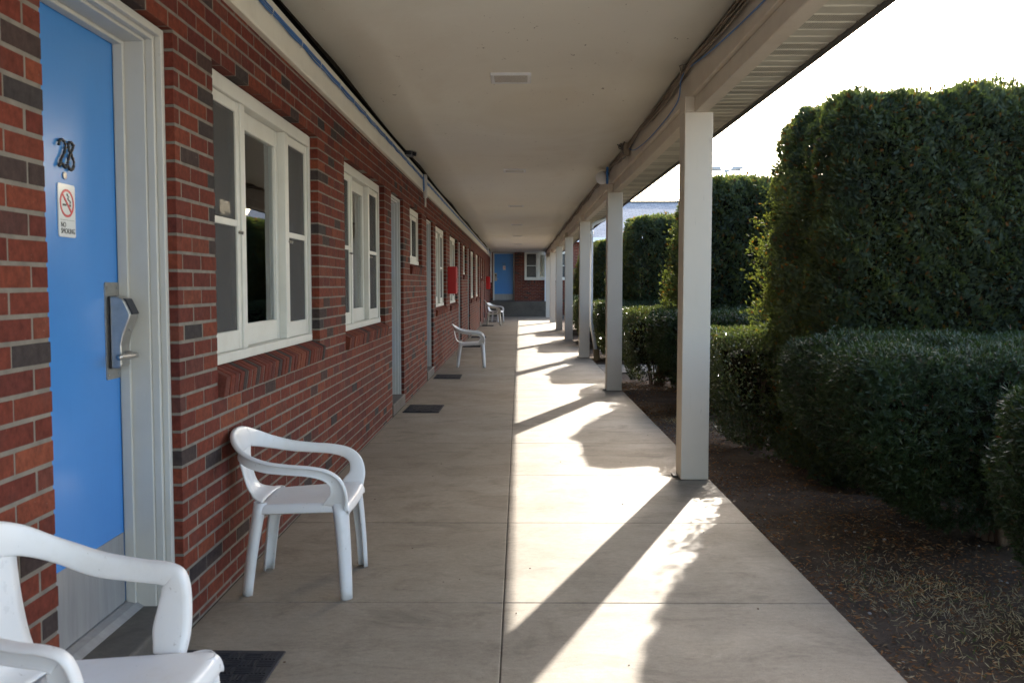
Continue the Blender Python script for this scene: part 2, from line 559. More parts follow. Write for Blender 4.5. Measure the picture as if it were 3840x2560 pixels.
# walkway: base with slabs
wk = MB().box(-1.30, WALK_R - 0.012, -2.8, LAND_Y - 0.002, -0.16, -0.007).build('walkway', M['joint_dirt'])
tag(wk, kind='structure')
slab_cache = {}
jy0 = 3.85
JT = 1.322
for ci, (xa, xb) in enumerate(((-1.275, -0.065), (-0.065, WALK_R))):
    for k in range(-5, 28):
        ya = jy0 + JT * (k - 1); yb = ya + JT
        if yb > LAND_Y: yb = LAND_Y - 0.004
        if ya > LAND_Y - 0.1: continue
        key = (ci, round(yb - ya, 3))
        if key not in slab_cache:
            slab_cache[key] = MB().box(xa + 0.0018, xb - 0.0018, 0.0018, (yb - ya) - 0.0018, -0.10, 0).mesh('slab', 0.004, 2)
        o = link('slab', slab_cache[key], wk, (0, ya, random.uniform(-0.0015, 0.0)), M['concrete'])
# side path to the parking lot
sp = MB().box(WALK_R + 0.02, 5.2, 14.5, 15.9, -0.14, -0.02).build('side_path', M['concrete'], bevel=0.008, seg=2)
tag(sp, kind='structure')
# raised landing at the far end
ld_ = MB().box(-1.27, WALK_R, LAND_Y, END_Y + 0.1, -0.1, LAND_Z).build('raised_landing', M['step_concrete'], bevel=0.012, seg=2)
tag(ld_, kind='structure')

# ------------------------------------------------------------------ main building
bld = empty('motel_building', (WX, 19.0, 0))
tag(bld, 'long red brick motel building with covered white columned walkway and blue doors', 'building')
INV = (-WX, -19.0, 0)      # child location that brings a world-space mesh back to the origin

PER = 10.4
DW, WW, SW = 0.965, 2.03, 1.33
ZT = 2.265
ZW0 = 0.98
COURSE = 0.0677
ZS0 = ZT - COURSE * 10     # small window bottom
BR_TOP = 2.567
doors_y = [2.53, 9.37, 12.93, 19.77, 23.33, 30.17, 33.73]
wins_y = [3.94, 6.87, 14.34, 17.27, 24.74, 27.67]
smalls_y = [10.97, 21.37, 31.77]
openings = []
for y in doors_y: openings.append((y, y + DW, -0.5, ZT))
for y in wins_y: openings.append((y, y + WW, ZW0 - 2 * COURSE, ZT))
for y in smalls_y: openings.append((y, y + SW, ZS0 - 2 * COURSE, ZT))
WALL_Y0, WALL_Y1 = -1.0, END_Y

# mortar backing with the openings left free
mb = MB()
op = sorted(openings)
prev = WALL_Y0
for (a, b, z0, z1) in op:
    mb.box(-1.50, WX - 0.0009, prev + (0.005 if prev > WALL_Y0 else 0), a - 0.005, -0.1, BR_TOP)
    if z0 > 0: mb.box(-1.50, WX - 0.0009, a - 0.005, b + 0.005, -0.1, z0 + 0.004)
    mb.box(-1.50, WX - 0.0009, a - 0.005, b + 0.005, z1 + 0.006, BR_TOP)
    prev = b
mb.box(-1.50, WX - 0.0009, prev + 0.005, WALL_Y1, -0.1, BR_TOP)
mb.box(-1.50, WX - 0.05, WALL_Y0, WALL_Y1, BR_TOP, 3.0)
wall = mb.build('brick_wall', M['mortar'], bld, INV)

def free_spans(z0, z1, y0, y1, ops):
    sp = [(y0, y1)]
    for (a, b, oz0, oz1) in ops:
        if oz0 < z1 - 0.02 and oz1 > z0 + 0.02:
            new = []
            for (s, e) in sp:
                if b <= s or a >= e: new.append((s, e)); continue
                if a > s: new.append((s, a))
                if b < e: new.append((b, e))
            sp = new
    return sp

def course_bricks(y0, y1, zlo, zhi, ztop_joint, ops):
    out = []
    k0 = int(math.floor((zlo - ztop_joint) / COURSE)) - 1
    k1 = int(math.ceil((zhi - ztop_joint) / COURSE)) + 1
    for k in range(k0, k1):
        z0 = ztop_joint + k * COURSE + 0.0055
        z1 = z0 + COURSE - 0.011
        z0 = max(z0, zlo); z1 = min(z1, zhi)
        if z1 - z0 < 0.012: continue
        off = (0.1016 if k % 2 else 0.0) + random.uniform(-0.006, 0.006)
        for (s, e) in free_spans(z0, z1, y0, y1, ops):
            j = math.floor((s - off) / 0.2032)
            edges = [s]
            y = (j + 1) * 0.2032 + off
            while y < e:
                if y - edges[-1] > 0.045 and e - y > 0.045: edges.append(y + random.uniform(-0.003, 0.003))
                y += 0.2032
            edges.append(e)
            for i in range(len(edges) - 1):
                a = edges[i] + (0.0052 if i > 0 else 0.0)
                b = edges[i+1] - (0.0052 if i < len(edges) - 2 else 0.0)
                out.append((a, b, z0, z1))
    return out

bricks = course_bricks(WALL_Y0, WALL_Y1, 0.004, BR_TOP, ZT, openings)
def in_view_area(a, b, z0, z1):
    yc = (a + b) / 2; zc = (z0 + z1) / 2
    if a < 2.05: return 0
    px = 1947 + 3500 * (WX / yc); py = 1069 - 3500 * (zc - EYE) / yc
    if px < -60 or py < -60 or py > 2620: return 0
    return 3500 * abs(WX) * (b - a) / (yc * yc) * 3500 * (z1 - z0) / yc
order = sorted(range(len(bricks)), key=lambda i: -in_view_area(*bricks[i]))
single = set(order[:300])
bcache = {}
rest = MB()
for i, (a, b, z0, z1) in enumerate(bricks):
    jx = random.uniform(-0.0004, 0.0010)
    if i in single:
        key = (round(b - a, 2), round(z1 - z0, 2))
        if key not in bcache:
            L, H = b - a, z1 - z0
            bcache[key] = MB().box(-0.07, 0, -L/2, L/2, -H/2, H/2).mesh('brick', 0.0018, 1)
        o = link('brick', bcache[key], wall, (WX + jx, (a + b) / 2, (z0 + z1) / 2), M['brick'])
        o.rotation_euler = (random.uniform(-0.004, 0.004), 0, random.uniform(-0.006, 0.006))
    else:
        dz = random.uniform(-0.001, 0.001)
        rest.box(WX - 0.07, WX + jx, a, b, z0 + dz, z1 + dz)
o = rest.build('brickwork', M['brickwork'], wall)
tag(o, kind='stuff')

# interior, back wall, roof
mb = MB()
mb.box(-6.0, -1.505, WALL_Y0, END_Y, 0.05, 0.12)
o = mb.build('interior_floor', M['room'], bld, INV)
mb = MB().box(-6.2, -6.0, WALL_Y0, END_Y, -0.1, 3.0)
mb.box(-6.0, -1.505, WALL_Y0 - 0.2, WALL_Y0, -0.1, 3.0)
for y in (6.42, 11.6, 16.85, 22.2, 27.25, 32.6):
    mb.box(-5.99, -1.51, y - 0.05, y + 0.05, 0.121, 2.84)
o = mb.build('interior_wall', M['room'], bld, INV)
o = MB().box(-6.0, -1.505, WALL_Y0, END_Y, 2.85, 2.95).build('interior_ceiling', M['room'], bld, INV)
EAVE_X, EAVE_Z = 1.645, 2.60
o = MB().prism_y([(EAVE_X + 0.02, EAVE_Z + 0.09), (EAVE_X + 0.02, EAVE_Z + 0.13), (-2.6, 4.05), (-6.9, 2.7), (-6.9, 2.64), (-2.6, 3.98), (-1.6, 3.70)], -3.0, 41.0).build('roof', M['shingles'], bld, INV)

# porch ceiling, slightly sagging between the column lines
rows = []
for y in np.arange(-3.0, END_Y + 0.2, 0.3):
    ph = ((y - COL0 - 0.1) / PITCH) % 1.0
    sag = -0.032 * math.sin(math.pi * ph) ** 1.0
    r_ = []
    for x in np.linspace(-1.235, 1.152, 7):
        r_.append((x, min(y, END_Y), CEIL + sag + 0.008 + 0.004 * noise.noise((x * 0.8, y * 0.5, 0))))
    rows.append(r_)
ceil = MB().grid(rows).build('porch_ceiling', M['ceiling'], bld, INV, smooth=True)
add_mod(ceil, 'SOLIDIFY', thickness=0.02, offset=1.0)
# flip check is not needed: solidify closes it
# frieze board on the wall, shadow gap above it
mb = MB().box(WX - 0.05, WX + 0.022, WALL_Y0, END_Y - 0.004, BR_TOP, 2.778)
o = mb.build('frieze_board', M['frieze_paint'], bld, INV, bevel=0.004)
o = MB().box(WX - 0.01, WX + 0.034, WALL_Y0, END_Y - 0.006, BR_TOP - 0.012, BR_TOP + 0.012).build('frieze_bead', M['frieze_paint'], bld, INV, bevel=0.004)
o = MB().box(WX - 0.049, WX - 0.02, WALL_Y0, END_Y - 0.006, 2.779, 2.86).build('gap_shade_strip', M['gap_shade'], bld, INV)  # dark strip paints the shade inside the gap

# beams
Y0B, Y1B = -3.0, 41.0
o = MB().box(1.150, 1.24, Y0B, Y1B, 2.590, 2.86).build('header_board', M['beam_paint'], bld, INV, bevel=0.004)
o = MB().box(1.175, 1.265, Y0B, Y1B, 2.485, 2.588).build('beam', M['beam_paint'], bld, INV, bevel=0.005)
# columns
cme = MB().box(-0.095, 0.095, -0.095, 0.095, 0.0, 2.484).mesh('column', 0.006, 2)
lme = MB().box(-0.095, -0.028, -0.095, 0.095, 2.4845, 2.588).mesh('column_head', 0.004, 1)
for k in range(-1, 7):
    y = COL0 + 0.095 + PITCH * k
    if k == 6: y -= 0.1
    c = link('column', cme, bld, (1.20 - WX, y - 19.0, 0.002), M['column_paint'])
    c.rotation_euler = (random.uniform(-0.002, 0.002), random.uniform(-0.002, 0.002), random.uniform(-0.012, 0.012))
    link('column_head', lme, c, (0, 0, 0), M['beam_paint'])
    if k >= 0:
        o = MB().box(-0.13, -0.097, -0.02, 0.09, 0.0, 0.012).build('base_bracket', M['gutter'], c, (0, 0, 0), bevel=0.002)
# soffit panels
PW = 0.265
def panel_mesh(vent):
    m = MB(); h = PW / 2
    x0, x1 = 1.268, EAVE_X - 0.012
    for s in range(2):
        y0 = s * h
        m.prism_x([(y0 + 0.002, EAVE_Z + 0.02), (y0 + 0.002, EAVE_Z + 0.012), (y0 + 0.014, EAVE_Z), (y0 + h - 0.014, EAVE_Z),
                   (y0 + h - 0.002, EAVE_Z + 0.012), (y0 + h - 0.002, EAVE_Z + 0.02)], x0, x1)
    me = m.mesh('soffit_panel')
    me.materials.append(M['soffit']); me.materials.append(M['soffit_vent'])
    if vent:
        for p in me.polygons:
            if p.normal.z < -0.95: p.material_index = 1
    return me
pm = [panel_mesh(False), panel_mesh(True)]
for i in range(int((40.8 - 0.5) / PW)):
    o = bpy.data.objects.new('soffit_panel', pm[i % 2]); COL.objects.link(o)
    o.parent = bld; o.location = (INV[0], INV[1] + 0.5 + i * PW, random.uniform(-0.001, 0.001))
o = MB().prism_y([(EAVE_X - 0.012, EAVE_Z - 0.012), (EAVE_X + 0.022, EAVE_Z - 0.016), (EAVE_X + 0.03, EAVE_Z + 0.085), (EAVE_X - 0.01, EAVE_Z + 0.085)], -3.0, 41.0).build('fascia', M['gutter'], bld, INV)

# ------------------------------------------------------------------ windows (local: x out of the wall, y along it, z up from the opening's bottom)
WH = ZT - ZW0
def make_window(w, h, parts3=True, sill_each=True):
    fr = MB()
    fx0, fx1 = -0.16, -0.048
    fr.box(fx0, fx1, 0.0, 0.05, 0.0, h); fr.box(fx0, fx1, w - 0.05, w, 0.0, h)
    fr.box(fx0, fx1 + 0.004, 0.05, w - 0.05, h - 0.07, h)
    fr.box(fx0, fx1 + 0.012, 0.05, w - 0.05, 0.0, 0.045)
    fr.box(fx0, fx1 + 0.014, 0.05, w - 0.05, h - 0.016, h - 0.002) if False else None
    if parts3:
        fr.box(-0.112, fx1 - 0.004, 0.56, 0.63, 0.045, h - 0.07); fr.box(-0.112, fx1 - 0.004, w - 0.63, w - 0.56, 0.045, h - 0.07)
    root = link('window', fr.mesh('window', 0.003), None, (0, 0, 0), M['white_trim'])
    def sash(y0, y1, d, rails, stile=0.045, bottom=0.09, screen=True, top=0.05):
        s = MB()
        z0, z1 = 0.046, h - 0.071
        x0, x1 = d - 0.030, d
        s.box(x0, x1, y0, y0 + stile, z0, z1); s.box(x0, x1, y1 - stile, y1, z0, z1)
        s.box(x0, x1 - 0.001, y0 + stile, y1 - stile, z0, z0 + bottom); s.box(x0, x1 - 0.001, y0 + stile, y1 - stile, z1 - top, z1)
        zz = [z0 + bottom]
        for rz in rails:
            s.box(x0, x1 - 0.002, y0 + stile, y1 - stile, rz - 0.016, rz + 0.016); zz += [rz - 0.016, rz + 0.016]
        zz.append(z1 - top)
        so = link('sash', s.mesh('sash', 0.003), root, (0, 0, 0), M['white_trim'])
        for i in range(0, len(zz), 2):
            MB().box(d - 0.022, d - 0.018, y0 + stile, y1 - stile, zz[i], zz[i+1]).build('pane', M['glass'], root)
            if screen:
                MB().box(d - 0.0105, d - 0.0100, y0 + stile, y1 - stile, zz[i], zz[i+1]).build('screen', M['screen'], root)
    if parts3:
        sash(0.052, 0.558, fx1 - 0.012, [h * 0.5])
        sash(w - 0.558, w - 0.052, fx1 - 0.012, [h * 0.5])
        sash(0.632, w - 0.632, fx1 - 0.045, [], 0.05, 0.11, False, 0.09)
        for y in (0.53, w - 0.53):
            MB().cyl((fx1 - 0.011, y, h * 0.5 - 0.04), (fx1 + 0.012, y, h * 0.5 - 0.045), 0.008, 8).build('sash_latch', M['satin_steel'], root)
    else:
        sash(0.052, w * 0.5 - 0.002, fx1 - 0.012, [], 0.04, 0.06)
        sash(w * 0.5 + 0.002, w - 0.052, fx1 - 0.012, [], 0.04, 0.06)
    # curtain: folded sheets
    def curtain(y0, y1, ph):
        rows = []
        for z in (0.03, h - 0.06):
            r_ = []
            n = int((y1 - y0) / 0.012)
            for i in range(n + 1):
                y = y0 + (y1 - y0) * i / n
                r_.append((-0.178 + 0.012 * math.sin(y * 62 + ph + 1.6 * math.sin(y * 11)), y, z))
            rows.append(r_)
        c = MB().grid(rows).build('curtain', M['curtain'], root, smooth=True)
    if parts3:
        curtain(0.02, 1.17, 0.0); curtain(w - 0.74, w - 0.02, 2.0)
    else:
        curtain(0.02, w - 0.02, 0.0)
    # rowlock sill
    prof = [(-0.055, -2 * COURSE + 0.008), (0.024, -2 * COURSE + 0.008), (0.036, -0.040), (-0.055, 0.004)]
    nb = int(round((w + 0.03) / 0.0685))
    if sill_each:
        sm = MB().prism_y(prof, -0.0275, 0.0275).mesh('sill_brick', 0.003)
        for i in range(nb):
            o = link('sill_brick', sm, root, (random.uniform(-0.002, 0.002), 0.034 + i * 0.0685, 0), M['brick'])
            o.rotation_euler = (random.uniform(-0.02, 0.02), 0, 0)
    else:
        m = MB()
        for i in range(nb):
            m.prism_y(prof, 0.005 + i * 0.0685, 0.063 + i * 0.0685)
        o = m.build('sill_bricks', M['brickwork'], root)
        tag(o, kind='stuff')
    MB().prism_y([(-0.06, -2 * COURSE + 0.002), (0.019, -2 * COURSE + 0.004), (0.031, -0.044), (-0.06, 0.0)], 0.012, nb * 0.0685 - 0.006).build('sill_mortar', M['mortar'], root)
    return root
wproto = make_window(WW, WH, True, True)
wfar = make_window(WW, WH, True, False)
sproto = make_window(SW, ZT - ZS0, False, True)
sfar = make_window(SW, ZT - ZS0, False, False)
used = {}
def place(proto, loc, parent, rz=0.0):
    o = proto if proto.name not in used else copy_tree(proto)
    used[proto.name] = 1
    o.parent = parent
    pl = parent.location
    o.location = (loc[0] - pl.x, loc[1] - pl.y, loc[2] - pl.z)
    o.rotation_euler = (0, 0, rz)
    return o
for i, y in enumerate(wins_y):
    place(wproto if i < 4 else wfar, (WX, y, ZW0), bld)
for i, y in enumerate(smalls_y):
    place(sproto if i < 1 else sfar, (WX, y, ZS0), bld)

# ------------------------------------------------------------------ doors
def rounded_rect(w, h, r, n=4):
    pts = []
    for cx, cy, a0 in ((w/2 - r, h/2 - r, 0), (-w/2 + r, h/2 - r, 90), (-w/2 + r, -h/2 + r, 180), (w/2 - r, -h/2 + r, 270)):
        for k in range(n + 1):
            a = R(a0 + 90 * k / n)
            pts.append((cx + r * math.cos(a), cy + r * math.sin(a)))
    return pts

DZ = 0.135      # door bottom above the walk
def make_door(lock_high_y=True):
    w = DW
    root = MB().box(-0.245, -0.200, 0.055, w - 0.055, DZ + 0.012, ZT - 0.055).build('door', M['blue_door'], None, bevel=0.003)
    f = MB()
    jx0, jx1 = -0.25, -0.088
    f.box(jx0, jx1, 0.0, 0.05, DZ - 0.02, ZT); f.box(jx0, jx1, w - 0.05, w, DZ - 0.02, ZT); f.box(jx0, jx1, 0.05, w - 0.05, ZT - 0.05, ZT)
    # stop
    f.box(-0.198, -0.160, 0.05, 0.064, DZ, ZT - 0.05); f.box(-0.198, -0.160, w - 0.064, w - 0.05, DZ, ZT - 0.05); f.box(-0.198, -0.160, 0.064, w - 0.064, ZT - 0.064, ZT - 0.05)
    # casing, two steps
    f.box(jx1, -0.058, 0.0, 0.042, DZ - 0.02, ZT); f.box(jx1, -0.058, w - 0.042, w, DZ - 0.02, ZT); f.box(jx1, -0.058, 0.042, w - 0.042, ZT - 0.042, ZT)
    f.box(-0.058, -0.033, 0.0, 0.028, DZ - 0.02, ZT); f.box(-0.058, -0.033, w - 0.028, w, DZ - 0.02, ZT); f.box(-0.058, -0.033, 0.028, w - 0.028, ZT - 0.028, ZT)
    link('door_frame', f.mesh('door_frame', 0.003), root, (0, 0, 0), M['door_trim'])
    MB().box(-0.1995, -0.197, 0.070, w - 0.070, DZ + 0.013, DZ + 0.275).build('kick_plate', M['aluminium'], root)
    MB().prism_y([(-0.25, DZ - 0.01), (-0.25, DZ + 0.008), (-0.19, DZ + 0.010), (-0.16, DZ + 0.004), (-0.135, DZ - 0.012)], 0.051, w - 0.051).build('threshold', M['aluminium'], root)
    # card lock
    s = 1 if lock_high_y else -1
    yc = w - 0.122 if lock_high_y else 0.122
    zc = 1.165
    def plate(pts, x0, x1, name, mat, bev=0.0):
        m = MB().prism_x([(yc + p[0], zc + p[1]) for p in pts], x0, x1)
        return m.build(name, mat, root, bevel=bev)
    lp = plate(rounded_rect(0.112, 0.35, 0.010), -0.1995, -0.1955, 'lock_plate', M['satin_steel'])
    plate([(p[0], p[1] - 0.005) for p in rounded_rect(0.080, 0.262, 0.012)], -0.1955, -0.190, 'lock_gasket', M['black_plastic'])
    # housing: deep at the reader, thin in the middle, deeper at the lever
    prof = [(-0.190, 0.124), (-0.155, 0.122), (-0.138, 0.112), (-0.115, 0.062), (-0.116, 0.050), (-0.140, -0.010), (-0.150, -0.05), (-0.150, -0.125), (-0.156, -0.133), (-0.190, -0.134)]
    MB().prism_y([(x, zc + z) for x, z in prof], yc - 0.037, yc + 0.037).build('lock_housing', M['satin_steel'], root, bevel=0.006, seg=2)
    MB().prism_y([(-0.146, zc + 0.118), (-0.134, zc + 0.1165), (-0.108, zc + 0.062), (-0.118, zc + 0.058)], yc - 0.029, yc + 0.029).build('card_reader', M['black_plastic'], root, bevel=0.003, seg=2)
    MB().cyl((-0.140, yc, zc + 0.008), (-0.131, yc, zc + 0.010), 0.010, 16).build('key_cover', M['satin_steel'], root)
    lv = MB().tube([(-0.155, yc, zc - 0.088), (-0.128, yc, zc - 0.088)], 0.015, 14)
    lv.tube(catmull([(-0.118, yc + s * 0.012, zc - 0.088), (-0.115, yc, zc - 0.088), (-0.116, yc - s * 0.05, zc - 0.088), (-0.128, yc - s * 0.115, zc - 0.088)], 5), 0.0105, 10)
    lv.build('lever_handle', M['satin_steel'], root, smooth=True)
    sc = MB()
    for (a, b) in ((-0.042, 0.155), (0.042, 0.155), (-0.042, -0.158), (0.042, -0.158)):
        sc.cyl((-0.196, yc + a, zc + b), (-0.1925, yc + a, zc + b), 0.0055, 10)
    sc.build('screw', M['aluminium'], root)
    # viewer
    MB().tube([(-0.2, w/2 + 0.036, 1.685), (-0.196, w/2 + 0.036, 1.685), (-0.1955, w/2 + 0.036, 1.685)], [0.012, 0.012, 0.005], 14).build('door_viewer', M['satin_steel'], root)
    return root
dproto = make_door(True)
dfar = make_door(False)
dlist = [place(dproto, (WX, y, 0), bld) for y in doors_y]

def tubes_number(root, strokes, yc, zc, hgt):
    m = MB()
    for st in strokes:
        pts = catmull(st, 6)
        m.tube([(-0.192, yc + p[0] * hgt * 1.45, zc + p[1] * hgt) for p in pts], [0.0044 * (1 + 0.25 * math.sin(i * 1.9)) for i in range(len(pts))], 8)
    return m.build('number', M['number_metal'], root, smooth=True)
# strokes are (along y, z); y grows to the right seen from the walk
two = [(-0.30, 0.28), (-0.24, 0.46), (-0.08, 0.50), (0.04, 0.36), (-0.02, 0.08), (-0.20, -0.22), (-0.30, -0.46), (-0.22, -0.36), (-0.10, -0.38), (0.0, -0.46), (0.08, -0.36)]
eight = [(0.44, 0.42), (0.36, 0.50), (0.22, 0.46), (0.20, 0.28), (0.34, 0.06), (0.46, -0.18), (0.42, -0.42), (0.27, -0.50), (0.15, -0.36), (0.18, -0.12), (0.30, 0.10), (0.42, 0.30), (0.48, 0.46)]
tubes_number(dlist[0], [two, eight], DW/2 + 0.030, 1.752, 0.090)
three = [(-0.42, 0.36), (-0.28, 0.5), (-0.12, 0.36), (-0.26, 0.06), (-0.08, -0.2), (-0.24, -0.5), (-0.44, -0.36)]
six = [(0.40, 0.46), (0.22, 0.28), (0.12, -0.18), (0.26, -0.5), (0.44, -0.22), (0.28, 0.0), (0.14, -0.18)]

# steps under the doors
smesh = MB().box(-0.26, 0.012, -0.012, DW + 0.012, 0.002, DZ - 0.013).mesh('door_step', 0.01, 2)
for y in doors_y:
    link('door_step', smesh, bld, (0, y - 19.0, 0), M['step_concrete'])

# ------------------------------------------------------------------ far wing
wing = empty('motel_wing', (1.0, END_Y, 0))
tag(wing, 'brick motel wing across the far end with grey shingle roof and blue door', 'building')
WI = (-1.0, -END_Y, 0)
FX0, FX1 = -1.272, 9.0
fd_x = -1.17
fw_x = 0.235
fz = LAND_Z + 0.02
fops = [(fd_x, fd_x + DW, fz - 1, fz + ZT - 0.12), (fw_x, fw_x + WW, 1.55 - 2 * COURSE, 1.55 + WH), (4.4, 4.4 + WW, 1.55 - 2 * COURSE, 1.55 + WH)]
mb = MB()
prev = FX0
for (a, b, z0, z1) in fops:
    mb.box(prev + 0.005, a - 0.005, END_Y + 0.003, END_Y + 0.22, -0.1, 3.3)
    if z0 > 0: mb.box(a - 0.005, b + 0.005, END_Y + 0.003, END_Y + 0.22, -0.1, z0)
    mb.box(a - 0.005, b + 0.005, END_Y + 0.003, END_Y + 0.22, z1 + 0.005, 3.3)
    prev = b
mb.box(prev + 0.005, FX1, END_Y + 0.003, END_Y + 0.22, -0.1, 3.3)
wwall = mb.build('brick_wall', M['mortar'], wing, WI)
m = MB()
for (a, b, z0, z1) in course_bricks(FX0, FX1, 0.0, 3.3, 1.55, fops):
    m.box(a, b, END_Y + random.uniform(-0.001, 0.001), END_Y + 0.06, z0, z1)
o = m.build('brickwork', M['brickwork'], wwall); tag(o, kind='stuff')
d = place(dfar, (fd_x, END_Y, fz - 0.12), wing, R(-90))
tubes_number(d, [three, six], DW/2, 1.75, 0.11)
MB().box(-0.26, 0.28, -0.02, DW + 0.02, 0.10, DZ - 0.013).build('door_step', M['step_concrete'], d)
place(wfar, (fw_x, END_Y, 1.55), wing, R(-90))
place(wfar, (4.4, END_Y, 1.55), wing, R(-90))
o = MB().box(FX0, FX1, END_Y + 4.0, END_Y + 4.2, -0.1, 3.3).build('back_wall', M['room'], wing, WI)
o = MB().box(FX0 - 0.2, FX0, END_Y + 0.02, END_Y + 4.2, -0.1, 3.3).box(FX1, FX1 + 0.2, END_Y + 0.02, END_Y + 4.2, -0.1, 3.3).build('end_wall', M['mortar'], wing, WI)
o = MB().prism_x([(41.05, 3.34), (41.05, 3.42), (45.2, 5.30), (50.0, 3.30), (50.0, 3.22), (45.2, 5.22)], -8.0, 10.0).build('roof', M['shingles'], wing, WI)
o = MB().box(1.8, 10.0, 41.02, 41.05, 3.22, 3.42).build('fascia', M['white_metal'], wing, WI)
o = MB().box(1.8, 10.0, 41.06, END_Y - 0.01, 3.24, 3.26).build('eave_soffit', M['soffit'], wing, WI)
o = MB().box(-8.0, 10.0, 45.10, 45.30, 5.30, 5.35).build('ridge_cap', M['gutter'], wing, WI)
o = MB().box(1.125, 1.215, 41.30, 41.39, LAND_Z, 2.82).build('porch_post', M['white_metal'], wing, WI, bevel=0.004)

# ------------------------------------------------------------------ downspout of the porch roof
ydp = COL0 + 2 * PITCH + 0.27
dpt = [(1.63, ydp, 2.60), (1.60, ydp, 2.55), (1.53, ydp, 2.52), (1.42, ydp, 2.48), (1.36, ydp, 2.45), (1.337, ydp, 2.39), (1.335, ydp, 2.30), (1.335, ydp, 1.5), (1.335, ydp, 0.70), (1.340, ydp, 0.63), (1.355, ydp, 0.56), (1.435, ydp, 0.10), (1.45, ydp, 0.02)]
dn = MB().tube(dpt, 0.036, 12).build('downspout', M['white_metal'], bld, INV, smooth=True)
m = MB()
for z in (2.3, 0.68):
    m.tube([(1.335, ydp, z - 0.03), (1.335, ydp, z + 0.03)], 0.041, 12)
m.build('pipe_collar', M['white_metal'], dn)
MB().tube([(1.435, ydp, 0.14), (1.46, ydp, -0.08)], [0.052, 0.062], 12).build('ground_pipe', M['clay_pipe'], dn)

# ------------------------------------------------------------------ no smoking signs
def text_mesh(body, size, name):
    cu = bpy.data.curves.new(name, 'FONT')
    cu.body = body; cu.size = size; cu.extrude = 0.0004
    cu.space_line = 0.85
    ob = bpy.data.objects.new(name, cu); COL.objects.link(ob)
    dg = bpy.context.evaluated_depsgraph_get()
    me = bpy.data.meshes.new_from_object(ob.evaluated_get(dg))
    bpy.data.objects.remove(ob, do_unlink=True)
    # text lies in xy: map x -> +y, y -> z, z -> +x
    me.transform(Matrix(((0, 0, 1, 0), (1, 0, 0, 0), (0, 1, 0, 0), (0, 0, 0, 1))))
    return me
def make_sign():
    W_, H_ = 0.118, 0.185
    root = MB().prism_x(rounded_rect(W_, H_, 0.009), 0.0, 0.0035).build('no_smoking_sign', M['sign_white'], None)
    ring = MB()
    n = 40; cz = 0.026; ro, ri = 0.049, 0.041
    for k in range(n):
        a0, a1 = 2*math.pi*k/n, 2*math.pi*(k+1)/n
        ring.prism_x([(ro*math.cos(a0), cz+ro*math.sin(a0)), (ro*math.cos(a1), cz+ro*math.sin(a1)), (ri*math.cos(a1), cz+ri*math.sin(a1)), (ri*math.cos(a0), cz+ri*math.sin(a0))], 0.0036, 0.0046)
    d_ = 0.7071; t_ = 0.0042; L_ = 0.043
    ring.prism_x([(-L_*d_ - t_*d_, cz + L_*d_ - t_*d_), (-L_*d_ + t_*d_, cz + L_*d_ + t_*d_), (L_*d_ + t_*d_, cz - L_*d_ + t_*d_), (L_*d_ - t_*d_, cz - L_*d_ - t_*d_)], 0.0036, 0.0050)
    ring.build('prohibition_ring', M['sign_red'], root)
    cg = MB().box(0.0036, 0.0043, -0.030, -0.004, cz - 0.010, cz - 0.003)
    cg.box(0.0036, 0.0043, 0.016, 0.021, cz - 0.010, cz - 0.003).box(0.0036, 0.0043, 0.0225, 0.0275, cz - 0.010, cz - 0.003)
    for dx in (0.0, 0.007):
        st = catmull([(0.018 + dx, cz + 0.0), (0.019 + dx, cz + 0.008), (0.010 + dx, cz + 0.011), (0.004 + dx, cz + 0.017), (0.009 + dx, cz + 0.024), (-0.001 + dx, cz + 0.028), (0.001 + dx, cz + 0.034)], 4)
        cg.tube([(0.0042, p[0], p[1]) for p in st], 0.0010, 5)
    cg.build('cigarette_mark', M['sign_black'], root)
    MB().box(0.0036, 0.0040, -0.052, 0.052, -0.0335, -0.0325).build('divider_line', M['sign_black'], root)
    me = text_mesh('NO\nSMOKING', 0.0245, 'lettering')
    o = link('lettering', me, root, (0.0040, -0.046, -0.058), M['sign_black'])
    o.scale = (1, 0.90, 1.05)
    return root
sg = make_sign()
sg2 = copy_tree(sg)
sg.location = (WX - 0.1995, doors_y[0] + DW/2 + 0.042, 1.572)
sg.scale = (1, 0.96, 0.93)
tag(sg, 'white no smoking sign on the near blue door below its number 28', 'sign', 'no smoking signs on doors')
sg2.location = (fd_x + DW/2 + 0.02, END_Y + 0.1985, fz - 0.12 + 1.57); sg2.rotation_euler = (0, 0, R(-90))
tag(sg2, 'small no smoking sign on the far blue door at the corridor end', 'sign', 'no smoking signs on doors')

# ------------------------------------------------------------------ red cabinets
def make_cabinet():
    root = MB().box(0.001, 0.150, 0, 0.26, 0, 0.487).build('extinguisher_cabinet', M['red_paint'], None, bevel=0.006, seg=2)
    MB().box(0.1505, 0.158, 0.014, 0.246, 0.014, 0.473).build('cabinet_door', M['red_paint'], root, bevel=0.003)
    MB().box(0.1585, 0.168, 0.028, 0.040, 0.20, 0.28).build('handle', M['aluminium'], root, bevel=0.002)
    m = MB()
    for z in (0.10, 0.24, 0.38): m.cyl((0.153, 0.250, z - 0.03), (0.153, 0.250, z + 0.03), 0.006, 8)
    m.build('hinge', M['red_paint'], root)
    return root
cb = make_cabinet(); cb2 = copy_tree(cb)
cb.location = (WX, 16.72, 1.175)
tag(cb, 'red extinguisher cabinet on the brick wall above the single white chair', 'cabinet', 'red cabinets on the brick wall')
cb2.location = (WX, 36.1, 1.175)
tag(cb2, 'smaller looking red cabinet on the wall beside the far blue door', 'cabinet', 'red cabinets on the brick wall')

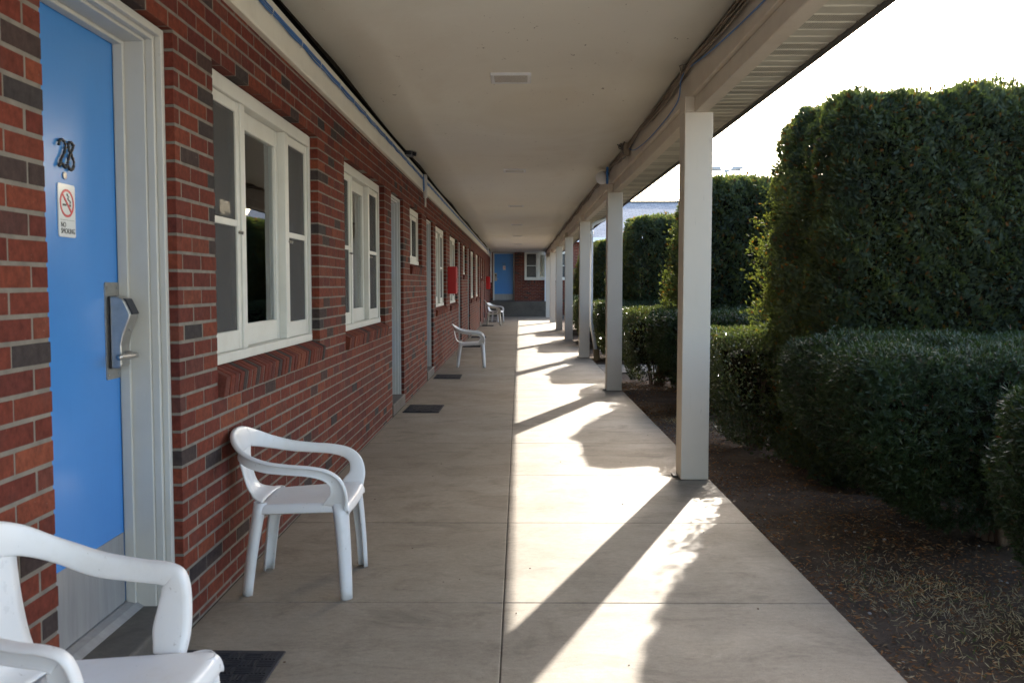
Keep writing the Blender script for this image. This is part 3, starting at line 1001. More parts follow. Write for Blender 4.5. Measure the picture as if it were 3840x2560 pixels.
# ------------------------------------------------------------------ door mats
def make_mat():
    root = MB().box(0, 0.385, 0, 0.60, 0.0, 0.008).build('door_mat', M['mat_rubber'], None, bevel=0.003)
    t = MB()
    for i in range(6):
        for j in range(9):
            x0 = 0.014 + i * 0.060; y0 = 0.03 + j * 0.0605
            for q in range(4):
                if (i + j) % 2: t.box(x0 + 0.004 + q * 0.014, x0 + 0.012 + q * 0.014, y0 + 0.004, y0 + 0.056, 0.0075, 0.0115)
                else: t.box(x0 + 0.003, x0 + 0.058, y0 + 0.003 + q * 0.014, y0 + 0.011 + q * 0.014, 0.0075, 0.0115)
    t.build('tread', M['mat_rubber'], root)
    return root
mt = make_mat()
mat_labels = ['black rubber doormat nearest the camera, in front of door 28', 'black doormat before the second door, beyond the two big windows',
              'black doormat before the third door, just short of the single chair', 'black doormat partly behind the legs of the single middle chair',
              'black doormat just past the single middle chair', 'black doormat under the far pair of chairs', 'farthest black doormat, beyond the far pair of chairs']
mat_y = [2.71, 9.68, 13.20, 19.95, 23.55, 30.35, 33.95]
for i, y in enumerate(mat_y):
    o = mt if i == 0 else copy_tree(mt)
    o.location = (-1.212 if i == 0 else -1.222, y, 0.001)
    o.rotation_euler = (0, 0, R(random.uniform(-1.5, 1.5)))
    if i == 0: o.location.x = -1.240; o.rotation_euler.z = R(-1.0)
    tag(o, mat_labels[i], 'doormat', 'rubber mats at the room doors')

# ------------------------------------------------------------------ ceiling lights
def make_light():
    root = MB()
    a, b = 0.145, 0.118
    root.box(-a, a, -a, -b, -0.012, 0.012).box(-a, a, b, a, -0.012, 0.012).box(-a, -b, -b, b, -0.0118, 0.012).box(b, a, -b, b, -0.0118, 0.012)
    r = root.build('ceiling_light', M['white_metal'], None, bevel=0.003)
    MB().box(-b, b, -b, b, -0.008, 0.004).build('lens', M['light_lens'], r)
    return r
lt = make_light()
ll = ['nearest square recessed ceiling light, above the first column', 'second recessed ceiling light from the camera', 'third recessed ceiling light from the camera',
      'fourth recessed ceiling light from the camera', 'fifth recessed ceiling light from the camera', 'sixth recessed ceiling light, close to the far end', 'last recessed ceiling light before the far door']
for i in range(7):
    o = lt if i == 0 else copy_tree(lt)
    y = 6.80 + 5.42 * i
    ph = ((y - COL0 - 0.1) / PITCH) % 1.0
    o.location = (-0.06, y, CEIL - 0.032 * math.sin(math.pi * ph) + 0.006)
    tag(o, ll[i], 'ceiling light', 'recessed lights along the porch ceiling')

# ------------------------------------------------------------------ cables
cbn = empty('blue_cable_bundle', (WX + 0.03, 4.0, 2.70))
tag(cbn, 'bundle of blue network cables clipped along the cream board above the brick wall', 'cable')
CI = (-(WX + 0.03), -4.0, -2.70)
for c in range(6):
    pts = []
    for y in np.arange(0.5, 40.8, 0.09 if c < 9 else 0.2):
        near = abs(((y) % 0.55) - 0.275) / 0.275
        sagz = (1 - near) * 0.012
        pts.append((WX + 0.028 + 0.006 * (c % 2) + 0.004 * noise.noise((y * 2.1, c * 5.3, 1)), y,
                    2.728 - 0.0055 * c - sagz * (0.3 + 0.25 * c) * 0.6 + 0.007 * noise.noise((y * 1.8, c * 3.7, 9))))
    MB().tube(pts, 0.0034, 5).build('cable', M['wire_blue'], cbn, CI, smooth=True)
m = MB().tube([(0.020, 0, 0.026), (0.036, 0, 0.020), (0.042, 0, 0.0), (0.036, 0, -0.024), (0.022, 0, -0.028)], 0.0026, 5).mesh('clip')
for i in range(26):
    y = 3.2 + i * 0.55 + random.uniform(-0.08, 0.08)
    link('clip', m, cbn, (CI[0] + WX, CI[1] + y, CI[2] + 2.712), M['wire_white'])
# white conduit hanging at the board
cv = empty('cable_riser', (WX + 0.05, 12.2, 2.35))
tag(cv, 'short white cable sleeve with a dangling wire loop hanging below the cream board', 'cable')
def cvb(mb, name, mat): return mb.build(name, mat, cv, (-(WX + 0.05), -12.2, -2.35), smooth=True)
cvb(MB().tube([(WX + 0.06, 12.2, 2.76), (WX + 0.06, 12.2, 2.46)], 0.028, 10), 'sleeve', M['wire_white'])
cvb(MB().tube([(WX + 0.06, 12.2, 2.47), (WX + 0.062, 12.2, 2.34)], 0.012, 8), 'sleeve_tip', M['wire_white'])
cvb(MB().tube(catmull([(WX + 0.05, 12.1, 2.75), (WX + 0.06, 11.95, 2.62), (WX + 0.06, 12.0, 2.53), (WX + 0.06, 12.08, 2.58), (WX + 0.05, 12.12, 2.72)], 6), 0.006, 5), 'wire_loop', M['wire_blue'])
bx = MB().box(WX + 0.024, WX + 0.10, 10.3, 10.55, 2.755, 2.80).build('antenna_box', M['black_plastic'], None, bevel=0.01, seg=2)
tag(bx, 'small black device tucked in the gap above the blue cables', 'device')
MB().tube([(WX + 0.10, 10.42, 2.778), (WX + 0.14, 10.42, 2.772)], 0.022, 10).build('nub', M['black_plastic'], bx)
cs = MB().tube([(WX + 0.05, 36.9, 2.81), (WX + 0.05, 36.9, 2.55)], 0.035, 10).build('cable_riser', M['wire_white'], None, smooth=True)
tag(cs, 'tiny white sleeve under the cream board near the corridor end', 'cable')
MB().tube([(WX + 0.05, 36.9, 2.552), (WX + 0.05, 36.9, 2.50)], 0.02, 8).build('sleeve_tip', M['wire_white'], cs)
cdt = MB().tube([(WX + 0.05, 40.6, 2.81), (WX + 0.05, 40.6, 2.0), (WX + 0.05, 40.6, 1.45)], 0.03, 8).build('wall_conduit', M['white_metal'], None, smooth=True)
tag(cdt, 'thin white conduit running down the wall in the far left corner', 'pipe')
MB().box(WX + 0.002, WX + 0.09, 40.56, 40.64, 2.2, 2.23).build('strap', M['white_metal'], cdt)

# wires in the corner of ceiling and header
wb = empty('wire_bundle', (1.14, 4.0, 2.80))
tag(wb, 'tangled tan and dark wires tied along the ceiling edge over the columns', 'wire')
WB = (-1.14, -4.0, -2.80)
for c in range(9):
    pts = []
    for y in np.arange(1.5, 40.5, 0.11):
        ph = ((y - 6.2) / 2.7) % 1.0
        sg_ = math.sin(math.pi * ph)
        pts.append((1.138 - 0.010 * (c % 3) + 0.005 * noise.noise((y * 1.6, c * 4.1, 2)), y,
                    2.795 - 0.010 * (c // 3) - sg_ * (0.004 + 0.006 * c) + 0.010 * noise.noise((y * 2.4, c * 2.9, 5)) * (0.5 + sg_)))
    MB().tube(pts, 0.0045 if c % 3 else 0.006, 5).build('wire', M[['wire_dark', 'wire_tan', 'wire_tan'][c % 3]], wb, WB, smooth=True)
bw = MB().tube(catmull([(1.142, 1.6, 2.60), (1.143, 3.2, 2.62), (1.142, 4.6, 2.66), (1.138, 5.6, 2.715), (1.13, 6.36, 2.775), (1.100, 6.45, 2.72), (1.142, 6.9, 2.64), (1.142, 8.2, 2.615), (1.14, 9.3, 2.66), (1.13, 9.75, 2.74)], 8), 0.0042, 6).build('drooping_wire', M['wire_blue'], None, smooth=True)
tag(bw, 'single blue wire drooping along the cream header above the first column', 'wire')
m = MB()
for a in (-0.03, 0.0, 0.02):
    m.tube([(1.135, 6.30 + a, 2.80), (1.095 + a, 6.33 + a, 2.79 + a * 0.3), (1.09, 6.34 - a, 2.75)], 0.003, 4)
m.build('tie', M['wire_dark'], wb, WB)
jb = MB().box(1.075, 1.135, 9.72, 9.80, 2.66, 2.80).build('junction_box', M['wire_tan'], None, bevel=0.006, seg=2)
tag(jb, 'small tan junction box with loose black wires at the ceiling edge', 'junction box')
m = MB()
for a in range(7):
    m.tube(catmull([(1.12, 9.75 + 0.02 * a, 2.80), (1.08 - 0.01 * a, 9.66 + 0.03 * a, 2.83 - 0.02 * (a % 3) - 0.03), (1.06 + 0.008 * a, 9.70 + 0.03 * a, 2.72), (1.10, 9.78 + 0.03 * a, 2.66 + 0.02 * (a % 2)), (1.135, 9.85 + 0.02 * a, 2.74)], 5), 0.006, 5)
m.build('loose_wire', M['wire_dark'], jb)
cl = MB()
for k in range(4):
    cl.tube([(1.092 - 0.004 * k, 11.62 + 0.045 * math.sin(a) + 0.008 * k, 2.68 + 0.10 * math.cos(a)) for a in np.linspace(0, 2*math.pi, 24)], 0.006, 5)
clo = cl.build('wire_coil', M['wire_blue'], None, smooth=True)
tag(clo, 'coil of blue wire hung at the top of the second column', 'wire')
sp_ = MB()
n = 12
rows = []
for i in range(9):
    a = math.pi * i / 8
    rows.append([(1.06 - 0.085 * math.sin(a) * math.cos(b_), 12.05 + 0.085 * math.sin(a) * math.sin(b_), 2.70 + 0.085 * math.cos(a)) for b_ in np.linspace(0, 2*math.pi, 15)])
gl = sp_.grid(rows).build('globe_light', M['white_metal'], None, smooth=True)
tag(gl, 'round white globe fitting on the header just past the second column', 'lamp')
MB().cyl((1.06, 12.05, 2.70), (1.15, 12.05, 2.70), 0.045, 12).build('mount', M['white_metal'], gl)

# ------------------------------------------------------------------ chairs
def make_chair(style, mat):
    root = empty('plastic_chair', (0, 0, 0))
    arm = {'A': 0.0, 'B': 0.035, 'C': 0.03}[style]
    top = {'A': 0.0, 'B': 0.075, 'C': 0.15}[style]
    half = [(.230, .218, .385, -1, 0, 0, .105), (.237, .243, .450, -1, 0, -.1, .074), (.216, .258, .515 + arm*.7, -.85, 0, -.45, .058), (.166, .266, .556 + arm, -.5, 0, -.85, .050),
            (.09, .270, .574 + arm, -.15, 0, -1, .044), (0.0, .270, .581 + arm, 0, 0, -1, .043), (-.10, .262, .594 + arm + top*.1, .08, 0, -1, .048),
            (-.185, .236, .622 + arm*.9 + top*.35, .12, -.03, -1, .058), (-.245, .178, .658 + arm*.6 + top*.7, .2, -.04, -1, .076), (-.279, .094, .688 + top, .28, -.02, -1, .093), (-.288, 0, .698 + top, .30, 0, -1, .105)]
    if style == 'B':
        sh = [-.10, -.10, -.085, -.055, -.02, 0, 0, 0, 0, 0, 0]
        half = [(h_[0] + sh[i],) + tuple(h_[1:6]) + (h_[6] * (0.72 if i == 0 else 1.25 if i < 7 else 1.0),) for i, h_ in enumerate(half)]
    full = half + [(x, -y, z, wx, -wy, wz, ww) for (x, y, z, wx, wy, wz, ww) in reversed(half[:-1])]
    P = catmull(full, 5)
    rows = []
    for i, p in enumerate(P):
        a = P[max(i-1, 0)][:3]; b = P[min(i+1, len(P)-1)][:3]
        T = Vector(b - a).normalized()
        Wd = Vector(p[3:6]); Wd = (Wd - T * Wd.dot(T)).normalized()
        O = T.cross(Wd)
        c = Vector(p[:3])
        ctr = Vector((0.0, 0, c.z))
        if O.dot(c - ctr) < 0: O = -O
        wd = p[6]
        f = 1.9 if style == 'B' else 1.0
        rows.append([c + O*0.017*f + Wd*0.011, c + O*0.0165*f + Wd*0.001, c + O*0.008*f - Wd*0.001, c - O*0.001, c - O*0.003 + Wd*0.009, c + Wd*wd*0.55 - O*0.005, c + Wd*wd*0.94 - O*0.003, c + Wd*wd + O*0.003])
    o = MB().grid(rows).build('arm_and_back_rail', mat, root, smooth=True)
    add_mod(o, 'SOLIDIFY', thickness=0.0045, offset=0.0); add_mod(o, 'SUBSURF', levels=1, render_levels=1)
    # back panel
    zt = .62 + top
    def bx_(t):     # centre line of the panel, t 0 at the rail, 1 at the seat
        pts = catmull([(-.264, zt), (-.256, .55 + top*.6), (-.240, .48 + top*.2), (-.222, .435), (-.195, .408), (-.150, .396)], 8)
        k = t * (len(pts) - 1); i = min(int(k), len(pts) - 2); q = k - i
        return pts[i] * (1 - q) + pts[i+1] * q
    def panel(y0f, y1f, n=6):
        rows = []
        for i in range(17):
            t = i / 16
            c = bx_(t)
            ya, yb = y0f(t), y1f(t)
            r_ = []
            for j in range(n + 1):
                y = ya + (yb - ya) * j / n
                gr = 0.0025 * math.cos(y * 120) if style == 'A' and 0.1 < t < 0.75 else 0
                r_.append((c[0] + 0.35 * y * y + gr, y, c[1]))
            rows.append(r_)
        m_ = MB().grid(rows)
        return m_
    if style == 'A':
        hw = lambda t: .098 - .022 * math.sin(math.pi * min(1, t * 1.25)) + .10 * max(0, t - .66) ** 1.0 * 2.0
        o = panel(lambda t: -hw(t), lambda t: hw(t), 16).build('backrest', mat, root, smooth=True)
        add_mod(o, 'SOLIDIFY', thickness=0.005, offset=0.0)
    elif style == 'B':
        hw = lambda t: .150 + .03 * max(0, t - .6)
        o = panel(lambda t: -hw(t), lambda t: hw(t), 10).build('backrest', mat, root, smooth=True)
        add_mod(o, 'SOLIDIFY', thickness=0.005, offset=0.0)
    else:
        for s in range(5):
            yc = (s - 2) * 0.062
            o = panel(lambda t: yc - .016, lambda t: yc + .016, 2).build('back_slat', mat, root, smooth=True)
            add_mod(o, 'SOLIDIFY', thickness=0.007, offset=0.0)
    # seat
    rows = []
    xsn = list(np.linspace(-.172, .205, 12))
    for x in xsn + [.224, .236, .242, .241]:
        t = (min(x, .205) + .172) / .377
        hwid = .168 + .042 * t ** 0.8
        z0 = .392 + .020 * t
        fr_ = {(.224): -.004, (.236): -.014, (.242): -.032, (.241): -.052}.get(x, 0.0)
        r_ = []
        for j in range(13):
            v = -1 + 2 * j / 12
            r_.append((x, v * hwid, z0 + fr_ - .013 * (1 - v * v) * (1 if x <= .205 else 0.6)))
        ap = {.224: .036, .236: .024, .242: .014, .241: .006}.get(x, .045)
        r_ = [(x, -hwid - .010, z0 + fr_ - ap), (x, -hwid - .007, z0 + fr_ - .010)] + r_ + [(x, hwid + .007, z0 + fr_ - .010), (x, hwid + .010, z0 + fr_ - ap)]
        rows.append(r_)
    o = MB().grid(rows).build('seat', mat, root, smooth=True)
    add_mod(o, 'SOLIDIFY', thickness=0.005, offset=-1.0); add_mod(o, 'SUBSURF', levels=1, render_levels=1)
    # legs: open channels, wider at the top
    def leg(tp, bt, d, r0, r1):
        rows = []
        tp, bt = Vector(tp), Vector(bt)
        d = Vector(d).normalized(); s = Vector((-d.y, d.x, 0))
        for i in range(9):
            t = i / 8
            c = tp.lerp(bt, t) + d * 0.006 * math.sin(math.pi * t)
            rr = r0 + (r1 - r0) * (t ** 0.6)
            row = []
            for k in range(9):
                a = R(-112 + 224 * k / 8)
                # squarish arc
                ca, sa = math.cos(a), math.sin(a)
                q = (abs(ca) ** 3 + abs(sa) ** 3) ** (-1/3)
                row.append(c + d * (ca * rr * 0.85 * q) + s * (sa * rr * q))
            rows.append(row)
        o = MB().grid(rows).build('leg', mat, root, smooth=True)
        add_mod(o, 'SOLIDIFY', thickness=0.0045, offset=0.0)
    for sy in (1, -1):
        leg((.196, .193 * sy, .405), (.226, .232 * sy, 0.0), (.75, .66 * sy, 0), .034, .0235)
        leg((-.150, .152 * sy, .398), (-.205, .178 * sy, 0.0), (-.70, .71 * sy, 0), .030, .0225)
    return root
chA = make_chair('A', M['white_plastic'])
chA.location = (-0.965, 4.12, 0); chA.rotation_euler = (0, 0, R(1.0))
tag(chA, 'white plastic armchair against the brick wall below the first window', 'chair', 'plastic chairs along the wall')
c3 = copy_tree(chA)
c3.location = (-0.80, 15.25, 0); c3.rotation_euler = (0, 0, R(2.0))
tag(c3, 'single white plastic chair standing midway down the walk below the red cabinet', 'chair', 'plastic chairs along the wall')
c5 = copy_tree(chA)
c5.location = (-0.87, 33.7, 0); c5.rotation_euler = (0, 0, R(-24))
tag(c5, 'white chair of the far pair, behind the beige slatted one', 'chair', 'plastic chairs along the wall')
chB = make_chair('B', M['white_plastic'])
chB.location = (-1.0, 2.10, 0); chB.rotation_euler = (0, 0, R(-3.0))
tag(chB, 'white plastic armchair cut off by the lower left corner, in front of door 28', 'chair', 'plastic chairs along the wall')
chC = make_chair('C', M['beige_plastic'])
chC.location = (-0.86, 31.0, 0); chC.rotation_euler = (0, 0, R(4))
tag(chC, 'beige plastic chair with slatted high back in the far pair', 'chair', 'plastic chairs along the wall')

# ------------------------------------------------------------------ foliage
FAN = []
def fan_template():
    tris = []
    def lobe(u0, v0, ang, ln, wd):
        du, dv = math.cos(ang), math.sin(ang)
        pu, pv = -dv, du
        tris.append(((u0 - pu*wd/2, v0 - pv*wd/2), (u0 + pu*wd/2, v0 + pv*wd/2), (u0 + du*ln, v0 + dv*ln)))
    lobe(0, 0, 0, 1.0, .13)
    for u, a, ln in ((.12, .80, .60), (.36, .70, .50), (.60, .60, .34)):
        lobe(u, 0, a, ln, .15); lobe(u - .05, 0, -a, ln, .15)
    return np.array(tris)          # (7,3,2)
FAN = fan_template()

def nrm(v): return v / (np.linalg.norm(v, axis=1, keepdims=True) + 1e-9)

def wob(p, f, ph):
    return (np.sin(p[:, 0]*f*1.0 + ph) * np.sin(p[:, 1]*f*1.3 + 1.7*ph + 0.6) + np.sin(p[:, 2]*f*1.1 + 2.3*ph) * np.sin((p[:, 0] + p[:, 1])*f*0.8 + ph)
            + 0.6*np.sin(p[:, 0]*f*2.3 + p[:, 2]*f*1.9 + ph) ) / 2.2

def shell_points(n, lo, hi, r, rng, taper=None, weights=None):
    """points + normals on a rounded box between lo and hi"""
    lo = np.array(lo, float); hi = np.array(hi, float); d = hi - lo
    areas = np.array([d[1]*d[2], d[1]*d[2], d[0]*d[2], d[0]*d[2], d[0]*d[1]])    # -x +x -y +y +z
    if weights is not None: areas = areas * np.array(weights)
    face = rng.choice(5, n, p=areas/areas.sum())
    p = lo + rng.rand(n, 3) * d
    p[face == 0, 0] = lo[0]; p[face == 1, 0] = hi[0]; p[face == 2, 1] = lo[1]; p[face == 3, 1] = hi[1]; p[face == 4, 2] = hi[2]
    ilo = lo + r; ihi = hi - r; ilo[2] = lo[2]
    q = np.clip(p, ilo, ihi)
    dv = p - q
    nn = nrm(dv)
    p = q + nn * np.minimum(np.linalg.norm(dv, axis=1, keepdims=True), r)
    if taper is not None:
        c = (lo + hi) / 2
        t = np.clip((p[:, 2] - lo[2]) / d[2], 0, 1)
        s = taper(t)[:, None]
        p[:, :2] = c[:2] + (p[:, :2] - c[:2]) * s
    return p, nn

def frames(axis, rng):
    n = len(axis)
    rnd = nrm(rng.randn(n, 3))
    lat = nrm(np.cross(axis, rnd))
    out = np.cross(axis, lat)
    return lat, out

def fans(p, axis, L, rng, vert=0.5):
    n = len(p)
    lat, out = frames(axis, rng)
    T = FAN; k = T.shape[0]
    U = T[:, :, 0][None] * L[:, None, None]; Vv = T[:, :, 1][None] * L[:, None, None]
    cup = -(Vv ** 2) * 3.0 / np.maximum(L, 1e-3)[:, None, None] * 0.25 - (U ** 2) * 0.9 / np.maximum(L, 1e-3)[:, None, None] * 0.15
    V = p[:, None, None, :] + axis[:, None, None, :]*U[..., None] + lat[:, None, None, :]*Vv[..., None] + out[:, None, None, :]*cup[..., None]
    # share the vertices of one spray as an island: connect via the first vertex
    V = V.reshape(n, k*3, 3)
    F = np.arange(n*k*3).reshape(-1, 3)
    return V.reshape(-1, 3), F

def island_link(V, F, per):
    """joins the tris of each leaf group by sharing a root vertex so that random-per-island sees one leaf"""
    F = F.copy().reshape(-1, per, 3)
    root = F[:, :1, :1]
    F[:, :, 0] = root[:, :, 0]
    return V, F.reshape(-1, 3)

def needles(p, axis, rng, k=10, L=0.028, wd=0.0042):
    n = len(p)
    lat, out = frames(axis, rng)
    az = rng.rand(n, k) * 2*np.pi
    th = rng.uniform(0.35, 1.25, (n, k))
    d = (axis[:, None, :]*np.cos(th)[..., None] + (lat[:, None, :]*np.cos(az)[..., None] + out[:, None, :]*np.sin(az)[..., None])*np.sin(th)[..., None])
    base = p[:, None, :] + axis[:, None, :] * (rng.rand(n, k, 1) * 0.03)
    side = np.cross(d, axis[:, None, :]); side /= (np.linalg.norm(side, axis=2, keepdims=True) + 1e-6)
    ln = L * rng.uniform(0.7, 1.2, (n, k, 1))
    a = base - side*wd/2; b = base + side*wd/2
    m1 = base + d*ln*0.55 + side*wd*0.5; tip = base + d*ln; m0 = base + d*ln*0.55 - side*wd*0.5
    V = np.stack([base, m0, tip, m1], axis=2).reshape(-1, 3)
    F4 = np.arange(n*k*4).reshape(-1, 4)
    return V, F4

def leaves(p, axis, rng, L=0.02, wd=0.012):
    n = len(p)
    lat, out = frames(axis, rng)
    ln = (L * rng.uniform(0.7, 1.3, n))[:, None]
    ww = ln * wd / L
    V = np.stack([p, p + axis*ln*0.5 + lat*ww*0.5 + out*ln*0.06, p + axis*ln, p + axis*ln*0.5 - lat*ww*0.5 + out*ln*0.06], axis=1).reshape(-1, 3)
    return V, np.arange(n*4).reshape(-1, 4)

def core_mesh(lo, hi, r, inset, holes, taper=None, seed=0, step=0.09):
    """dark core added to stop light through the foliage, with small gaps"""
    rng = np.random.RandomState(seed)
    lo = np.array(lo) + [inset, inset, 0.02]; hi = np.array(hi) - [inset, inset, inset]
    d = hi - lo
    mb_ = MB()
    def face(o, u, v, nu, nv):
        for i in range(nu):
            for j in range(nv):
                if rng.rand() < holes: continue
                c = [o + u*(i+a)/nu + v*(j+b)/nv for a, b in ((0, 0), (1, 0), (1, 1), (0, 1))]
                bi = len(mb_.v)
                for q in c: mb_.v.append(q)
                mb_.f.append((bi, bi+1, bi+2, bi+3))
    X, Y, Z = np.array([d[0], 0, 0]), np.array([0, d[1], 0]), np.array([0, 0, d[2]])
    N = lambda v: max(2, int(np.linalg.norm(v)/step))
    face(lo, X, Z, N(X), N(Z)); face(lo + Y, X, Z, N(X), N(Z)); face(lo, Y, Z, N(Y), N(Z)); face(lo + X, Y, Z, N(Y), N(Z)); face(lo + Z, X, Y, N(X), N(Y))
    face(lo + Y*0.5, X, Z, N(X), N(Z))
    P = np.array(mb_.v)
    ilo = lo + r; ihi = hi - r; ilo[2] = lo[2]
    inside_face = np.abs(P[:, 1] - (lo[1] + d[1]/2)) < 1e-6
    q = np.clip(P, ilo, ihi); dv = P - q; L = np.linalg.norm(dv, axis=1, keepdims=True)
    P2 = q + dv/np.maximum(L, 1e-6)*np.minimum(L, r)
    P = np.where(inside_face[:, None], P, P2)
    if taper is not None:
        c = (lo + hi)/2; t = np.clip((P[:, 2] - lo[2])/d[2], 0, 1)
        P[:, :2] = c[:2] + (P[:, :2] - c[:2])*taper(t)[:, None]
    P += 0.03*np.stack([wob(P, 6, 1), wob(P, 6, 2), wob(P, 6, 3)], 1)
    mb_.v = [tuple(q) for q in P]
    return mb_.mesh('light_block_core', fix=False)

def stems_mesh(c, n, h, spread, seed, r0=0.016):
    rng = random.Random(seed)
    m = MB()
    for i in range(n):
        a = rng.uniform(0, 2*math.pi); s = rng.uniform(0.3, 1.0)*spread
        x, y = c[0] + rng.uniform(-0.1, 0.1), c[1] + rng.uniform(-0.1, 0.1)
        pts = catmull([(x, y, -0.08), (x + 0.25*s*math.cos(a), y + 0.25*s*math.sin(a), h*0.3), (x + 0.6*s*math.cos(a + .3), y + 0.6*s*math.sin(a + .3), h*0.62), (x + s*math.cos(a), y + s*math.sin(a), h*0.93)], 4)
        m.tube(pts, [r0*(1 - 0.75*k/(len(pts)-1)) for k in range(len(pts))], 5, cap=False)
    return m.mesh('stem', smooth=True)

def thuja_hedge(dx, dy, h, seed, dens, Lm):
    """local: origin at the low left near corner"""
    rng = np.random.RandomState(seed)
    lo, hi = (0, 0, 0.05), (dx, dy, h)
    area = 2*dx*h + 2*dy*h + dx*dy
    n = int(area * dens)
    tp = lambda t: 1.0 - 0.03*np.clip((t - 0.55)/0.45, 0, 1)
    p, nn = shell_points(n, lo, hi, 0.20, rng, tp, (1.35, 0.3, 1.45, 0.5, 1.3))
    d = 0.055*wob(p, 2.1, seed) + 0.045*wob(p, 6.5, seed + 2) + 0.045*wob(p, 17.0, seed + 4)
    p = p + nn*d[:, None] - nn*(rng.rand(n, 1)**2)*0.17
    up = np.array([0, 0, 1.0])
    cl_ = np.stack([wob(p, 15, seed + 7), wob(p, 15, seed + 8), wob(p, 15, seed + 9)], 1)
    axis = nrm(nn*0.65 + up*rng.uniform(-0.1, 0.8, (n, 1)) + cl_*0.8 + rng.randn(n, 3)*0.32)
    L = Lm*rng.uniform(0.55, 1.25, n)
    # upright leaders and side tufts break the outline
    m = int(n*0.05)
    tx = rng.rand(m)*dx; ty = rng.rand(m)*dy
    pt = np.stack([tx, ty, np.full(m, h) - 0.03 + 0.09*wob(np.stack([tx, ty, tx*0], 1), 4.1, seed) + rng.rand(m)**3*0.07], 1)
    inb = (tx > 0.2) & (tx < dx - 0.2) & (ty > 0.2) & (ty < dy - 0.2)
    pt = pt[inb]; m = len(pt)
    at = nrm(up*1.0 + rng.randn(m, 3)*0.35)
    # tufts at the free left end
    k = int(30*h); tz = rng.rand(k)*h*0.78 + 0.1; cl = np.stack([0.04 - rng.rand(k)*0.16, dy*(0.25 + 0.75*rng.rand(k)), tz], 1)
    q = int(20*dens/1500) + 8
    pc = np.repeat(cl, q, 0) + rng.randn(k*q, 3)*np.array([0.05, 0.05, 0.05]); ac = nrm(np.array([-0.8, -0.2, 0.55]) + rng.randn(k*q, 3)*0.5)
    p = np.concatenate([p, pt, pc]); axis = np.concatenate([axis, at, ac]); L = np.concatenate([L, Lm*rng.uniform(0.6, 1.2, m), Lm*rng.uniform(0.5, 1.0, k*q)])
    V, F = fans(p, axis, L, rng)
    V, F = island_link(V, F, FAN.shape[0])
    crown = np_mesh('crown', V, F)
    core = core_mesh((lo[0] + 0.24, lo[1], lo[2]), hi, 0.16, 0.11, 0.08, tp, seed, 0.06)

    m = MB()
    for i in range(int(dx/0.55)):
        x = 0.3 + i*0.55 + rng.uniform(-0.1, 0.1)
        m.tube([(x, dy/2, -0.1), (x + rng.uniform(-.05, .05), dy/2 + rng.uniform(-.1, .1), h*0.5), (x, dy/2, h*0.85)], [0.05, 0.035, 0.012], 6)
    return crown, core, m.mesh('trunk', smooth=True)

def place_plant(name, meshes, loc, label, cat, group, leafmat, rz=0.0, sc=(1, 1, 1)):
    e = empty(name, loc, rz); e.scale = sc
    tag(e, label, cat, group)
    cr, co, tr = meshes
    link('crown', cr, e, (0, 0, 0), leafmat)
    if co: link('light_block_core', co, e, (0, 0, 0), M['core_block'])  # added dark core that keeps light from passing through
    if tr: link('trunk', tr, e, (0, 0, 0), M['bark'])
    return e

G1 = 'tall clipped evergreen hedges beside the walk'
t1 = thuja_hedge(2.7, 1.65, 2.68, 3, 5800, 0.046)
t2 = thuja_hedge(2.8, 1.65, 2.66, 8, 3000, 0.066)
place_plant('tall_hedge', t1, (2.05, 6.10, -0.06), 'nearest tall clipped evergreen hedge, filling the right edge of the view', 'hedge', G1, M['thuja'])
place_plant('tall_hedge', t2, (2.12, 11.20, -0.06), 'second tall evergreen hedge, below the distant parking lot lamp', 'hedge', G1, M['thuja'])
place_plant('tall_hedge', t2, (2.02, 16.9, -0.06), 'third tall evergreen hedge, between the first two columns against the grey roof', 'hedge', G1, M['thuja'], 0, (1, 1, 0.98))
place_plant('tall_hedge', t2, (1.85, 22.4, -0.06), 'fourth tall hedge, just right of the white downspout', 'hedge', G1, M['thuja'], 0, (1, 1, 0.92))
place_plant('tall_hedge', t2, (1.80, 27.8, -0.06), 'fifth and farthest tall hedge, seen left of the downspout column', 'hedge', G1, M['thuja'], 0, (1, 1, 0.86))

vase = lambda lowv: (lambda t: lowv + (1 - lowv)*np.clip(t/0.55, 0, 1)**0.75)
def yew_hedge(dx, dy, h, seed, dens, k, L, wd, lowv=0.55):
    rng = np.random.RandomState(seed)
    lo, hi = (-dx/2, -dy/2, 0.14), (dx/2, dy/2, h)
    area = 2*dx*h + 2*dy*h + dx*dy
    n = int(area*dens)
    tp = vase(lowv)
    p, nn = shell_points(n, lo, hi, 0.15, rng, tp, (1.2, 0.8, 1.2, 0.7, 1.4))
    d = 0.03*wob(p, 3.1, seed) + 0.03*wob(p, 8.0, seed + 1)
    low = np.clip(1 - p[:, 2]/(0.4*h), 0, 1)
    keep = rng.rand(n) > low*0.72
    p = p + nn*d[:, None] - nn*(rng.rand(n, 1)**2)*0.12 + nn*(rng.rand(n, 1) < 0.03)*rng.rand(n, 1)*0.06
    p, nn = p[keep], nn[keep]; n = len(p)
    axis = nrm(nn*0.8 + np.array([0, 0, 1.0])*rng.uniform(0, 0.8, (n, 1)) + rng.randn(n, 3)*0.35)
    V, F = needles(p, axis, rng, k, L, wd)
    crown = np_mesh('crown', V, F)
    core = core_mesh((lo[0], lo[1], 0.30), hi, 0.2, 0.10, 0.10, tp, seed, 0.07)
    tr = stems_mesh((0, 0), 16, h, min(dx, dy)*0.40, seed, 0.022)
    return crown, core, tr
